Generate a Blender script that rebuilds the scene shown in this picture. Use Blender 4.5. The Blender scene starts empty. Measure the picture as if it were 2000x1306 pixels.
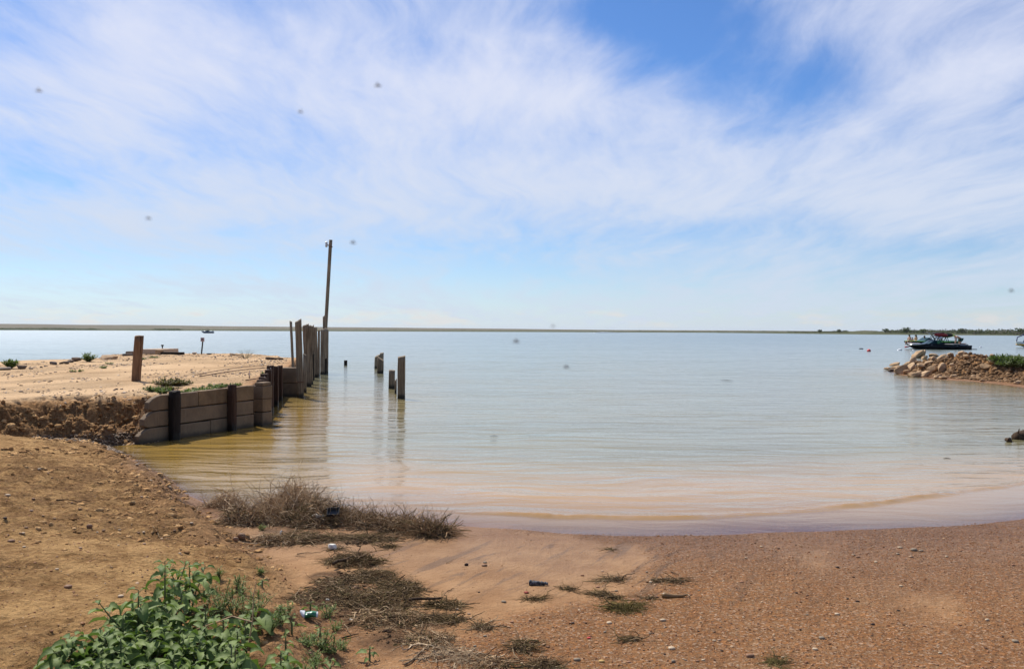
import bpy, bmesh, math, random
import numpy as np
from mathutils import Vector, Matrix, Euler
random.seed(7); RNG = np.random.default_rng(11)
S = bpy.context.scene
COL = S.collection
# ------------------------------------------------------------------ camera
FPX = 1600.0; CAMZ = 1.85
PITCH = 6.7/FPX; ROLL = 0.00375
cam = bpy.data.cameras.new('camera'); camo = bpy.data.objects.new('camera', cam); COL.objects.link(camo)
MROT = Matrix.Rotation(math.pi/2 - PITCH, 3, 'X') @ Matrix.Rotation(ROLL, 3, 'Z')
camo.matrix_world = Matrix.Translation((0, 0, CAMZ)) @ MROT.to_4x4()
cam.sensor_width = 22.5; cam.lens = 18.0; cam.clip_start = 0.05; cam.clip_end = 20000
cam.dof.use_dof = True; cam.dof.focus_distance = 16.0; cam.dof.aperture_fstop = 9.0
S.camera = camo
# ------------------------------------------------------------------ light
SUN_EL = math.radians(53); SUN_AZ = math.radians(-38)       # azimuth clockwise from +Y
sd = Vector((math.sin(SUN_AZ)*math.cos(SUN_EL), math.cos(SUN_AZ)*math.cos(SUN_EL), math.sin(SUN_EL)))
sun = bpy.data.lights.new('sun', 'SUN'); sun.energy = 5.0; sun.angle = math.radians(0.53); sun.color = (1.0, 0.95, 0.86)
suno = bpy.data.objects.new('sun', sun); COL.objects.link(suno)
suno.rotation_euler = (-sd).to_track_quat('-Z', 'Y').to_euler(); suno.location = (-30, 30, 60)
S.view_settings.view_transform = 'Standard'; S.view_settings.look = 'None'
S.view_settings.exposure = 0.17; S.view_settings.gamma = 1.0
S.cycles.max_bounces = 6; S.cycles.transparent_max_bounces = 12; S.cycles.volume_bounces = 0
S.cycles.caustics_reflective = False; S.cycles.caustics_refractive = False

class NT:
    """small helper to write node trees"""
    def __init__(s, tree): s.t = tree; s.t.nodes.clear()
    def n(s, typ, ins=None, **kw):
        nd = s.t.nodes.new(typ)
        for k, v in kw.items(): setattr(nd, k, v)
        for k, v in (ins or {}).items(): s.set(nd.inputs[k], v)
        return nd
    def set(s, sock, v):
        if isinstance(v, bpy.types.NodeSocket): s.t.links.new(v, sock)
        else: sock.default_value = v
    def m(s, op, a, b=None, c=None, clamp=False):
        nd = s.t.nodes.new('ShaderNodeMath'); nd.operation = op; nd.use_clamp = clamp
        for i, v in enumerate((a, b, c)):
            if v is not None: s.set(nd.inputs[i], v)
        return nd.outputs[0]
    def noise(s, vec, scale, detail=4, rough=0.55, dist=0.0, lac=2.0, out='Fac'):
        nd = s.n('ShaderNodeTexNoise', {'Scale': scale, 'Detail': detail, 'Roughness': rough, 'Distortion': dist, 'Lacunarity': lac})
        if vec is not None: s.set(nd.inputs['Vector'], vec)
        return nd.outputs[out]
    def mapping(s, vec, scale=(1,1,1), rot=(0,0,0), loc=(0,0,0)):
        return s.n('ShaderNodeMapping', {'Vector': vec, 'Scale': scale, 'Rotation': rot, 'Location': loc}).outputs[0]
    def ss(s, v, lo, hi, a=0.0, b=1.0):
        return s.n('ShaderNodeMapRange', {'Value': v, 'From Min': lo, 'From Max': hi, 'To Min': a, 'To Max': b}, interpolation_type='SMOOTHSTEP').outputs[0]
    def mix(s, f, a, b, blend='MIX'):
        nd = s.t.nodes.new('ShaderNodeMix'); nd.data_type = 'RGBA'; nd.blend_type = blend
        s.set(nd.inputs[0], f)
        for i, v in ((6, a), (7, b)):
            if not isinstance(v, bpy.types.NodeSocket): v = (*v[:3], 1)
            s.set(nd.inputs[i], v)
        return nd.outputs[2]
    def bump(s, h, strength=0.5, dist=0.01, normal=None):
        nd = s.n('ShaderNodeBump', {'Height': h, 'Strength': strength, 'Distance': dist})
        if normal is not None: s.set(nd.inputs['Normal'], normal)
        return nd.outputs[0]
# ------------------------------------------------------------------ sky
w = bpy.data.worlds.new('World'); S.world = w; w.use_nodes = True
N = NT(w.node_tree)
sky = N.n('ShaderNodeTexSky', sky_type='NISHITA', sun_disc=False)
sky.sun_elevation = SUN_EL; sky.sun_rotation = SUN_AZ; sky.altitude = 1200; sky.air_density = 1.0; sky.dust_density = 0.6; sky.ozone_density = 1.6
tc = N.n('ShaderNodeTexCoord').outputs['Generated']
sx = N.n('ShaderNodeSeparateXYZ', {0: tc}); X, Y, Z = sx.outputs
az_ = N.m('DIVIDE', X, N.m('MAXIMUM', N.m('ABSOLUTE', Y), 0.05)); el_ = N.m('DIVIDE', Z, N.m('MAXIMUM', N.m('ABSOLUTE', Y), 0.05))
zz = N.m('ADD', N.m('MAXIMUM', Z, 0.0), 0.10)
pl = N.n('ShaderNodeCombineXYZ', {0: N.m('DIVIDE', X, zz), 1: N.m('DIVIDE', Y, zz), 2: 0.0}).outputs[0]
warp = N.n('ShaderNodeVectorMath', {0: N.noise(pl, 0.55, 3, 0.5, out='Color'), 1: (0.5, 0.5, 0.5)}, operation='SUBTRACT').outputs[0]
warp = N.n('ShaderNodeVectorMath', {0: warp, 'Scale': 0.9}, operation='SCALE').outputs[0]
plw = N.n('ShaderNodeVectorMath', {0: pl, 1: warp}, operation='ADD').outputs[0]
n1 = N.noise(N.mapping(plw, (0.50, 0.36, 1), (0, 0, 0.35), (3.1, 1.7, 0)), 1.0, 6, 0.55)
n2 = N.noise(N.mapping(plw, (2.3, 0.85, 1), (0, 0, 0.55), (1.2, 7.7, 0)), 1.0, 9, 0.66, 0.15)
n3 = N.noise(N.mapping(plw, (5.0, 1.3, 1), (0, 0, -0.5), (6.2, 2.7, 0)), 1.3, 8, 0.65, 0.1)
def blob(px, py, sx_, sy_, amp, rot=0.0):
    a0 = (px-1000)/1600; e0 = (646-py)/1600; sx_ /= 1600; sy_ /= 1600
    da = N.m('SUBTRACT', az_, a0); de = N.m('SUBTRACT', el_, e0)
    c, s_ = math.cos(rot), math.sin(rot)
    u = N.m('DIVIDE', N.m('ADD', N.m('MULTIPLY', da, c), N.m('MULTIPLY', de, s_)), sx_)
    v = N.m('DIVIDE', N.m('SUBTRACT', N.m('MULTIPLY', de, c), N.m('MULTIPLY', da, s_)), sy_)
    r = N.m('ADD', N.m('MULTIPLY', u, u), N.m('MULTIPLY', v, v))
    return N.m('MULTIPLY', N.m('EXPONENT', N.m('MULTIPLY', r, -1.0)), amp)
acc = N.m('ADD', N.m('MULTIPLY', N.m('SUBTRACT', n1, 0.5), 1.3), N.m('MULTIPLY', N.m('SUBTRACT', n2, 0.5), 1.0))
acc = N.m('ADD', acc, N.m('MULTIPLY', N.m('SUBTRACT', n3, 0.5), 0.85))
for b in [(1400, 110, 230, 110, -0.50, -0.35), (1610, 160, 110, 70, -0.35, 0.3), (1330, 10, 160, 60, -0.3, 0), (1680, 40, 170, 50, 0.10, 0.5), (1180, 20, 220, 60, -0.25, 0), (30, 20, 130, 70, -0.30, 0.3), (480, 10, 140, 50, -0.2, 0),
          (250, 180, 260, 150, 0.34, 0.4), (700, 170, 300, 130, 0.28, -0.2), (1090, 195, 200, 45, 0.30, -0.1), (1880, 140, 150, 55, 0.38, 0.3), (1350, 300, 420, 80, 0.20, 0.15),
          (80, 350, 150, 50, -0.30, 0), (200, 520, 400, 40, -0.42, 0), (1350, 445, 320, 22, -0.22, 0.1), (950, 540, 130, 22, -0.3, 0), (1850, 490, 280, 35, -0.30, 0.1),
          (350, 440, 300, 45, 0.10, 0.2), (1000, 430, 1500, 90, 0.06, 0), (1000, 370, 500, 60, 0.15, 0)]:
    acc = N.m('ADD', acc, blob(*b))
dens = N.ss(N.m('ADD', acc, 0.62), -0.05, 1.12)
dens = N.m('MULTIPLY', dens, N.ss(Y, -0.25, 0.35, 0.25, 0.95))   # cloud thinned in the unseen sky behind the viewer to cut fill light
# pale band of far cloud and haze low over the horizon, small cumulus in it
hz = N.m('EXPONENT', N.m('MULTIPLY', N.m('MAXIMUM', Z, 0.0), -24.0))
dens = N.m('MAXIMUM', dens, N.m('MULTIPLY', hz, 0.80))
cu = N.noise(N.n('ShaderNodeCombineXYZ', {0: N.m('MULTIPLY', az_, 9.0), 1: N.m('MULTIPLY', el_, 34.0), 2: 0.0}).outputs[0], 1.0, 6, 0.62)
cul = N.m('MULTIPLY', N.ss(cu, 0.50, 0.62), N.m('MULTIPLY', N.ss(el_, 0.002, 0.010), N.ss(el_, 0.034, 0.018)))
ccol = N.mix(N.ss(Z, 0.0, 0.35), (0.67, 0.76, 0.90), (0.80, 0.84, 1.0))
ccol = N.mix(cul, ccol, (0.80, 0.78, 0.80))
dens = N.m('MAXIMUM', dens, N.m('MULTIPLY', cul, 0.75))
tint = N.mix(N.ss(Z, 0.02, 0.30), (0.72, 0.84, 1.00), (0.56, 0.82, 1.15))
skyc = N.n('ShaderNodeMix', {0: 1.0, 6: sky.outputs[0], 7: tint}, data_type='RGBA', blend_type='MULTIPLY').outputs[2]
b1 = N.n('ShaderNodeBackground', {'Color': skyc, 'Strength': 0.105})
b2 = N.n('ShaderNodeBackground', {'Color': ccol, 'Strength': 0.84})
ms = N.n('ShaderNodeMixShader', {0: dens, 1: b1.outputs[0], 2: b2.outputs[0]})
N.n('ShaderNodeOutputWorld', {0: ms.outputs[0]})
w.cycles.sampling_method = 'MANUAL'; w.cycles.sample_map_resolution = 256

# ------------------------------------------------------------------ helpers: pixels to places
def ray(px, py):
    v = MROT @ Vector(((px-1000)/FPX, (653-py)/FPX, -1)); return v
def W(px, py, z=0.0):
    v = ray(px, py); t = (z-CAMZ)/v.z; return Vector((v.x*t, v.y*t, z))
def D(px, py, y):
    v = ray(px, py); t = y/v.y; return Vector((v.x*t, y, CAMZ+v.z*t))
def hash2(i, j, s):
    h = (i.astype(np.int64)*374761393 + j.astype(np.int64)*668265263 + s*1442695041) & 0xffffffff
    h = ((h ^ (h >> 13))*1274126177) & 0xffffffff
    h = (h ^ (h >> 16)) & 0xffffff
    return h/16777215.0
def vn(x, y, s=0):
    x = np.asarray(x, float); y = np.asarray(y, float)
    i = np.floor(x); j = np.floor(y); fx = x-i; fy = y-j
    fx = fx*fx*(3-2*fx); fy = fy*fy*(3-2*fy)
    a = hash2(i, j, s); b = hash2(i+1, j, s); c = hash2(i, j+1, s); d = hash2(i+1, j+1, s)
    return (a*(1-fx)+b*fx)*(1-fy)+(c*(1-fx)+d*fx)*fy
def fbm(x, y, s=0, o=4, r=0.5):
    v = 0; a = 1; t = 0
    for k in range(o):
        v = v+a*vn(x*2**k+k*17.3, y*2**k+k*9.1, s+k); t += a; a *= r
    return v/t*2-1
def sm(x, lo, hi):
    t = np.clip((x-lo)/(hi-lo), 0, 1); return t*t*(3-2*t)
def sdist(poly, x, y):
    """signed distance, positive inside"""
    best = np.full(x.shape, 1e18); ins = np.zeros(x.shape, bool); n = len(poly)
    for k in range(n):
        ax, ay = poly[k][0], poly[k][1]; bx, by = poly[(k+1) % n][0], poly[(k+1) % n][1]
        dx, dy = bx-ax, by-ay; L = dx*dx+dy*dy+1e-12
        t = np.clip(((x-ax)*dx+(y-ay)*dy)/L, 0, 1)
        best = np.minimum(best, (x-ax-t*dx)**2+(y-ay-t*dy)**2)
        if abs(dy) > 1e-12:
            c = ((ay > y) != (by > y)) & (x < (bx-ax)*(y-ay)/dy+ax); ins ^= c
    return np.where(ins, 1, -1)*np.sqrt(best)
def wp(*pts): return [tuple(W(*p)[:2]) for p in pts]
SHORE_NEAR = wp((232, 869), (206, 872), (250, 886), (300, 916), (345, 945), (400, 985), (470, 1004), (600, 1012), (740, 1014), (880, 1030), (1100, 1043), (1250, 1046), (1400, 1046), (1600, 1042), (1750, 1036), (1860, 1028), (2000, 1016), (2150, 1000))
LAND = [(-90, 22), (-30, 25), (-18.5, 28.2), (-16.8, 29.5), (-16.6, 31.5), (-18.8, 35), (-18.2, 39), (-15, 40.6), (-12, 39.2), (-10, 36.2), (-8.35, 34.0), (-8.0, 32.5), (-6.95, 26.9), (-6.1, 22.9), (-6.5, 22.75), (-5.15, 15.85), (-6.02, 13.3)] + SHORE_NEAR + \
       [(9.5, 9.6), (13, 13), (16.5, 17.5), (17.4, 22), (16.6, 25.5)] + wp((2000, 757), (1950, 750), (1900, 745), (1850, 742), (1800, 737), (1760, 732), (1735, 725)) + [(18.6, 40.0), (20.5, 38.5), (22, 34), (30, 29), (90, 26), (90, -90), (-90, -90)]
BANK = [(-60, 12.6), (-6.6, 13.0)] + wp((215, 872, 0.05), (252, 890, .05), (300, 922, .05), (345, 952, .05), (395, 1000, .05), (450, 1035, .05), (500, 1075, .08), (560, 1110, .08), (600, 1180, .1), (660, 1260, .1), (720, 1400, .1)) + [(-0.9, 2.0), (-1.2, -10), (-60, -10)]
PEN = [(-60, 9.5), (-14, 10.0), (-9.5, 11.2), (-7.9, 11.9), (-7.45, 12.5), (-6.9, 13.1), (-6.35, 13.35), (-6.0, 13.42), (-5.1, 15.85), (-6.50, 22.85), (-6.25, 23.0), (-7.1, 26.9), (-8.15, 32.4), (-8.6, 33.8), (-10, 35.6), (-12, 38.8), (-15, 40.2), (-17.8, 38.6), (-18.3, 35), (-16.2, 31.5), (-16.4, 29.5), (-18, 28), (-30, 24.6), (-90, 21.5)]
PROM = wp((2060, 752), (2000, 752), (1950, 746), (1900, 741), (1850, 738), (1800, 733), (1760, 728), (1748, 724)) + [(18.9, 38.9), (20.2, 37.6), (21.5, 33), (29, 28), (40, 26), (40, 22), (19.5, 22)]
def g(x, y, fine=True):
    """height of the ground over the lake's level"""
    x = np.asarray(x, float); y = np.asarray(y, float)
    r = np.sqrt(x*x+y*y)
    d = sdist(LAND, x, y)
    d = d + (fbm(x*0.9, y*0.9, 3, 3)*0.13)*sm(np.abs(y-9), 9, 2)
    s = -d
    h = np.where(d > 0, 0.030*np.minimum(d, 3.5)+0.004*np.maximum(d-3.5, 0), np.where(s < 1.3, -0.028*s, -0.036-0.16*(s-1.3)))
    steep = np.clip(sm(x, -1.6, -4.6)*sm(y, 7, 10) + sm(y, 11, 15), 0, 1)
    h = np.where(d < 0, h*(1-steep)-0.30*s*steep, h)
    h = np.maximum(h, -1.6)
    h = h + np.where(d > 0, 0.02*fbm(x*0.7, y*0.7, 5, 3)*np.minimum(d, 1)*sm(r, 60, 30), 0)
    # left bank
    db = sdist(BANK, x, y) + 0.18*fbm(x*1.7, y*1.7, 8, 4)
    lump = fbm(x*2.6, y*2.6, 21, 5, 0.55)
    hb = 0.17*sm(db, -0.05, 0.40)+0.10*sm(db, 0.3, 1.8)+0.035*np.clip(db, 0, 3) + 0.03*fbm(x*1.1, y*1.1, 31, 3)*sm(db, 0, 0.6)
    hb = hb + 0.07*lump*sm(db, -0.1, 0.2)*sm(db, 1.1, 0.4) + (0.022*fbm(x*4.5, y*4.5, 41, 5, 0.62)+0.03*np.maximum(0, fbm(x*1.9, y*1.9, 43, 5, 0.6)-0.1)*2)*sm(db, 0, .3)
    edge = sm(y, 6.0, 9.0)
    rg_ = sm(fbm(x*0.9, y*0.9, 45, 3)+0.35*sm(db, 0.9, 0.2), -0.15, 0.35)
    hb = hb + rg_*sm(db, -.05, .2)*(0.026*fbm(x*11, y*11, 46, 4, 0.65)+0.050*np.maximum(0, fbm(x*6.5, y*6.5, 47, 4, 0.6)-0.12))
    hb = hb + 0.07*np.maximum(0, fbm(x*4.0, y*4.0, 61, 4))*sm(db, -0.05, 0.15)*sm(db, 1.2, 0.3)*edge
    hb = hb - 0.10*sm(y, 11.4, 12.6)*sm(x, -9.0, -7.2)
    h = np.where(db > -0.2, h+np.maximum(hb, 0)*sm(y, 30, 14), h)
    # peninsula
    dp = sdist(PEN, x, y)
    cut = sm(x, -5.9, -6.5)*sm(y, 17, 15)
    dpn = dp + cut*(0.80*fbm(x*1.25, y*1.25, 51, 5, 0.6)+0.10)
    wdt = 0.06 + cut*1.15 + sm(x, -7.8, -9.2)*sm(y, 22, 26)*1.0
    t = np.clip(dpn/wdt, 0, 1)
    top = 0.72 + 0.10*sm(y, 18, 30)*sm(y, 40, 34) + 0.03*fbm(x*0.5, y*0.5, 71, 3) - 0.012*np.clip(-x-14, 0, 12)*sm(y, 20, 26)
    hp = top*(0.5*t+0.5*t*t*(3-2*t)) + cut*np.sin(np.pi*t)*(0.34*fbm(x*2.7, y*2.7, 81, 5, 0.62)) 
    hp = hp + 0.008*fbm(x*3, y*3, 91, 3)
    hp = np.where(dpn > 0, hp, 0)
    h = np.where(dpn > 0, np.maximum(h, hp), h)
    # right spit
    dr = sdist(PROM, x, y) + 0.28*fbm(x*1.5, y*1.5, 101, 4)
    rid = 0.80+0.15*sm(y, 30, 35)-0.10*sm(x, 19.5, 23)
    hr = rid*sm(dr, -0.1, 1.9)*(1+0.22*fbm(x*1.3, y*1.3, 111, 4)) + 0.13*fbm(x*3, y*3, 121, 4)*sm(dr, 0, .4)
    h = np.where((dr > 0) & (x > 8) & (y > 20), np.maximum(h, hr), h)
    # far shore: low plains to the north, nearer scrubby spit to the right
    azp = 1000+1600*x/np.maximum(y, 1e-3)
    rs = 1620 + 60*fbm(azp/220., azp*0, 7, 3)
    rise = np.interp(azp, [-200, 0, 300, 800, 1200, 1500, 1700, 2600], [23, 21, 17.5, 12.5, 6.5, 5.5, 4, 3])
    far = -0.3 + rise*sm(r, rs, 3400)*(0.92+0.10*fbm(azp/160., r/500., 9, 3)) + 2.0*sm(r, rs-30, rs+80)
    far = np.where(r > rs-40, far, -1.6)
    rs2 = np.interp(azp, [1380, 1500, 1560, 1700, 1900, 2200, 3000], [1500, 1150, 950, 760, 690, 650, 620])
    near = np.where((azp > 1400) & (r > rs2-10) & (r < rs2+500), 1.3*sm(r, rs2-6, rs2+25)+0.6*fbm(x/60., y/60., 13, 3)+np.maximum(0, 2.2*np.exp(-((azp-1690)/40.)**2)*sm(r, rs2+10, rs2+60)), -1.6)
    farh = np.maximum(far, near)
    return np.where((r > 200) & (y > 0), np.maximum(farh, -1.6), np.where((r > 90) & (y < 0), 0.3, h))
def g1(x, y): return float(g(np.array([x]), np.array([y]))[0])
def G(px, py, tmax=60.0):
    """point where the sight line through a place in the photo meets the ground"""
    v = ray(px, py); t = np.geomspace(2.0, tmax, 3000)
    hx, hy, hz_ = v.x*t, v.y*t, CAMZ+v.z*t
    b = np.nonzero(np.maximum(g(hx, hy), 0) > hz_)[0]
    k = b[0] if len(b) else len(t)-1
    return Vector((hx[k], hy[k], max(hz_[k], 0)))

# ------------------------------------------------------------------ helpers: objects
def tag(o, label=None, cat=None, group=None, kind=None):
    if label: o['label'] = label
    if cat: o['category'] = cat
    if group: o['group'] = group
    if kind: o['kind'] = kind
    return o
def empty(name, loc, label, cat, group=None, rz=0.0):
    o = bpy.data.objects.new(name, None); COL.objects.link(o); o.location = loc; o.rotation_euler = (0, 0, rz)
    o.empty_display_size = 0.2
    return tag(o, label, cat, group)
def mesh_np(name, V, F, mat, parent=None, smooth=True, attrs=None):
    V = np.asarray(V, np.float32).reshape(-1, 3)
    me = bpy.data.meshes.new(name)
    me.vertices.add(len(V)); me.vertices.foreach_set('co', V.ravel())
    if isinstance(F, np.ndarray):
        k = F.shape[1]; n = len(F)
        me.loops.add(n*k); me.loops.foreach_set('vertex_index', F.astype(np.int32).ravel())
        me.polygons.add(n); me.polygons.foreach_set('loop_start', np.arange(n, dtype=np.int32)*k)
        try: me.polygons.foreach_set('loop_total', np.full(n, k, dtype=np.int32))
        except Exception: pass
    else:
        ls = np.cumsum([0]+[len(f) for f in F])[:-1]
        idx = np.array([i for f in F for i in f], dtype=np.int32)
        me.loops.add(len(idx)); me.loops.foreach_set('vertex_index', idx)
        me.polygons.add(len(F)); me.polygons.foreach_set('loop_start', ls.astype(np.int32))
        try: me.polygons.foreach_set('loop_total', np.array([len(f) for f in F], dtype=np.int32))
        except Exception: pass
    me.polygons.foreach_set('use_smooth', np.full(len(me.polygons), smooth, dtype=bool))
    for k, a in (attrs or {}).items():
        a = np.asarray(a, np.float32)
        if a.ndim == 1:
            at = me.attributes.new(k, 'FLOAT', 'POINT'); at.data.foreach_set('value', a)
        else:
            at = me.attributes.new(k, 'FLOAT_COLOR', 'POINT'); at.data.foreach_set('color', a.ravel())
    me.update(calc_edges=True); me.validate()
    if mat: me.materials.append(mat)
    o = bpy.data.objects.new(name, me); COL.objects.link(o)
    if parent: o.parent = parent
    return o
class MB:
    def __init__(s): s.V = []; s.F = []; s.n = 0
    def add(s, V, F):
        V = np.asarray(V, float).reshape(-1, 3); s.V.append(V)
        s.F += [tuple(int(i)+s.n for i in f) for f in F]; s.n += len(V); return s
    def box(s, c, size, R=None, taper=1.0):
        sx_, sy_, sz_ = [q/2 for q in size]
        P = np.array([(x*sx_*(taper if z > 0 else 1), y*sy_*(taper if z > 0 else 1), z*sz_) for z in (-1, 1) for x, y in ((-1, -1), (1, -1), (1, 1), (-1, 1))])
        if R is not None: P = P @ np.array(R.to_3x3() if hasattr(R, 'to_3x3') else R).T
        return s.add(P+np.array(c), [(3, 2, 1, 0), (4, 5, 6, 7), (0, 1, 5, 4), (1, 2, 6, 5), (2, 3, 7, 6), (3, 0, 4, 7)])
    def tube(s, pts, rad, n=8, cap=True, squash=1.0):
        pts = [Vector(p) for p in pts]; rings = []
        if not hasattr(rad, '__len__'): rad = [rad]*len(pts)
        for i, p in enumerate(pts):
            t = (pts[min(i+1, len(pts)-1)]-pts[max(i-1, 0)]).normalized()
            a = t.cross(Vector((0, 1, 0)) if abs(t.z) > 0.9 else Vector((0, 0, 1))).normalized(); b = t.cross(a)
            rings.append([p+a*math.cos(2*math.pi*k/n)*rad[i]+b*math.sin(2*math.pi*k/n)*rad[i]*squash for k in range(n)])
        V = [v for r in rings for v in r]; F = []
        for i in range(len(pts)-1):
            for k in range(n): F.append((i*n+k, i*n+(k+1) % n, (i+1)*n+(k+1) % n, (i+1)*n+k))
        if cap: F += [tuple(reversed(range(n))), tuple(range((len(pts)-1)*n, len(pts)*n))]
        return s.add([tuple(v) for v in V], F)
    def ball(s, c, r, n=10, m=7):
        if not hasattr(r, '__len__'): r = (r, r, r)
        V = [(0, 0, -1)]+[(math.cos(2*math.pi*k/n)*math.sin(math.pi*j/m), math.sin(2*math.pi*k/n)*math.sin(math.pi*j/m), -math.cos(math.pi*j/m)) for j in range(1, m) for k in range(n)]+[(0, 0, 1)]
        F = [(0, 1+(k+1) % n, 1+k) for k in range(n)]
        for j in range(m-2):
            for k in range(n): F.append((1+j*n+k, 1+j*n+(k+1) % n, 1+(j+1)*n+(k+1) % n, 1+(j+1)*n+k))
        e = len(V)-1; F += [(1+(m-2)*n+k, 1+(m-2)*n+(k+1) % n, e) for k in range(n)]
        return s.add(np.array(V)*np.array(r)+np.array(c), F)
    def build(s, name, mat, parent=None, smooth=False, bevel=0.0, attrs=None):
        o = mesh_np(name, np.concatenate(s.V), s.F, mat, parent, smooth, attrs)
        if bevel:
            m = o.modifiers.new('bevel', 'BEVEL'); m.width = bevel; m.segments = 2; m.limit_method = 'ANGLE'
        return o
def ico(sub=0):
    bm = bmesh.new(); bmesh.ops.create_icosphere(bm, subdivisions=sub+1, radius=1)
    V = np.array([v.co[:] for v in bm.verts]); F = np.array([[v.index for v in f.verts] for f in bm.faces]); bm.free(); return V, F
ICO = [ico(0), ico(1), ico(2)]
def scatter_stones(P, size, sub=0, squash=0.55, rough=0.25, seed=1):
    """one array of irregular stones at the points P, radii size"""
    r = np.random.default_rng(seed); V0, F0 = ICO[sub]; n = len(P); k = len(V0)
    jit = 1+rough*(r.random((n, k, 1))*2-1)
    V = V0[None]*jit
    V = V*np.stack([0.75+0.5*r.random(n), 0.75+0.5*r.random(n), squash*(0.7+0.6*r.random(n))], 1)[:, None, :]
    a = r.random(n)*6.283; c, s_ = np.cos(a)[:, None], np.sin(a)[:, None]
    tx = (r.random(n)-0.5)*0.9; ct, st = np.cos(tx)[:, None], np.sin(tx)[:, None]
    y2 = V[:, :, 1]*ct-V[:, :, 2]*st; z2 = V[:, :, 1]*st+V[:, :, 2]*ct
    V = np.stack([V[:, :, 0]*c-y2*s_, V[:, :, 0]*s_+y2*c, z2], 2)*size[:, None, None]+P[:, None, :]
    F = F0[None]+(np.arange(n)*k)[:, None, None]
    return V.reshape(-1, 3), F.reshape(-1, F0.shape[1]), k
def strands(P, rad, sides=3):
    """P: n x k x 3 polylines, rad: n x k"""
    n, k, _ = P.shape
    T = np.gradient(P, axis=1); T /= np.linalg.norm(T, axis=2, keepdims=True)+1e-9
    ref = np.array([0.31, 0.53, 0.79]); A = np.cross(T, ref); A /= np.linalg.norm(A, axis=2, keepdims=True)+1e-9; B = np.cross(T, A)
    ang = np.arange(sides)*2*math.pi/sides
    V = P[:, :, None, :]+rad[:, :, None, None]*(A[:, :, None, :]*np.cos(ang)[None, None, :, None]+B[:, :, None, :]*np.sin(ang)[None, None, :, None])
    base = (np.arange(n)*k*sides)[:, None, None]+(np.arange(k-1)*sides)[None, :, None]
    j = np.arange(sides)[None, None, :]; j2 = (j+1) % sides
    F = np.stack([base+j, base+j2, base+sides+j2, base+sides+j], -1).reshape(-1, 4)
    return V.reshape(-1, 3), F
# ------------------------------------------------------------------ materials
def mat(name):
    m = bpy.data.materials.new(name); m.use_nodes = True; n = NT(m.node_tree); return m, n
def finish(n, **ins):
    p = n.n('ShaderNodeBsdfPrincipled', {k.replace('_', ' '): v for k, v in ins.items()})
    n.n('ShaderNodeOutputMaterial', {0: p.outputs[0]}); return p
def plain(name, col, rough=0.6, var=0.12, scale=6.0, metallic=0.0, bump=0.15, coat=0.0, spec=0.5):
    m, n = mat(name); oc = n.n('ShaderNodeTexCoord').outputs['Object']
    nz = n.noise(oc, scale, 5, 0.6)
    c = n.mix(nz, tuple(q*(1-var) for q in col), tuple(min(1, q*(1+var)) for q in col))
    finish(n, Base_Color=c, Roughness=rough, Metallic=metallic, Coat_Weight=coat, Specular_IOR_Level=spec, Normal=n.bump(n.noise(oc, scale*6, 4), bump, 0.01))
    return m
def wood(name, ca, cb, wet=True, grain=38.0):
    m, n = mat(name); tcn = n.n('ShaderNodeTexCoord'); oc = tcn.outputs['Object']
    rnd = n.n('ShaderNodeObjectInfo').outputs['Random']
    off = n.n('ShaderNodeVectorMath', {0: oc, 1: n.n('ShaderNodeCombineXYZ', {0: n.m('MULTIPLY', rnd, 37.), 1: n.m('MULTIPLY', rnd, 11.), 2: n.m('MULTIPLY', rnd, 5.)}).outputs[0]}, operation='ADD').outputs[0]
    gr = n.noise(n.mapping(off, (grain, grain, 1.1)), 1.0, 6, 0.62, 0.5)
    bl = n.noise(n.mapping(off, (5, 5, 1.6)), 1.0, 4, 0.6)
    c = n.mix(n.ss(gr, 0.30, 0.68), ca, cb)
    c = n.mix(n.ss(bl, 0.45, 0.75, 0, 0.55), c, tuple(q*0.45 for q in ca))
    c = n.mix(n.ss(gr, 0.36, 0.28, 0, 0.7), c, (0.018, 0.012, 0.008))
    rough = 0.85
    if wet:
        z = n.n('ShaderNodeSeparateXYZ', {0: n.n('ShaderNodeNewGeometry').outputs['Position']}).outputs[2]
        wz = n.m('ADD', z, n.m('MULTIPLY', n.m('SUBTRACT', bl, 0.5), 0.10))
        wf = n.ss(wz, 0.17, 0.07)
        c = n.mix(n.m('MULTIPLY', wf, 0.85), c, (0.014, 0.011, 0.007)); rough = n.ss(wf, 0, 1, 0.85, 0.4)
    finish(n, Base_Color=c, Roughness=rough, Specular_IOR_Level=0.15, Normal=n.bump(gr, 0.55, 0.012))
    return m
M = {}
M['pile'] = wood('weathered_wood', (0.115, 0.080, 0.050), (0.31, 0.235, 0.155))
M['pile_grey'] = wood('grey_wood', (0.13, 0.100, 0.068), (0.34, 0.275, 0.195))
M['post_brown'] = wood('brown_wood', (0.105, 0.050, 0.024), (0.25, 0.145, 0.078), wet=False)
M['tar'] = wood('tarred_wood', (0.012, 0.009, 0.007), (0.035, 0.024, 0.018))
M['rustpost'] = wood('rusty_brown_post', (0.035, 0.018, 0.011), (0.085, 0.045, 0.028))
M['stick'] = wood('stick_wood', (0.12, 0.075, 0.04), (0.32, 0.23, 0.14), wet=False, grain=60)
M['darkstick'] = wood('dark_stick_wood', (0.03, 0.018, 0.010), (0.10, 0.062, 0.038), wet=False, grain=60)
M['metal'] = plain('galvanised_metal', (0.45, 0.45, 0.46), 0.4, metallic=0.7)
M['rust'] = plain('rusty_iron', (0.13, 0.06, 0.03), 0.8, 0.4, 30)
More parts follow.
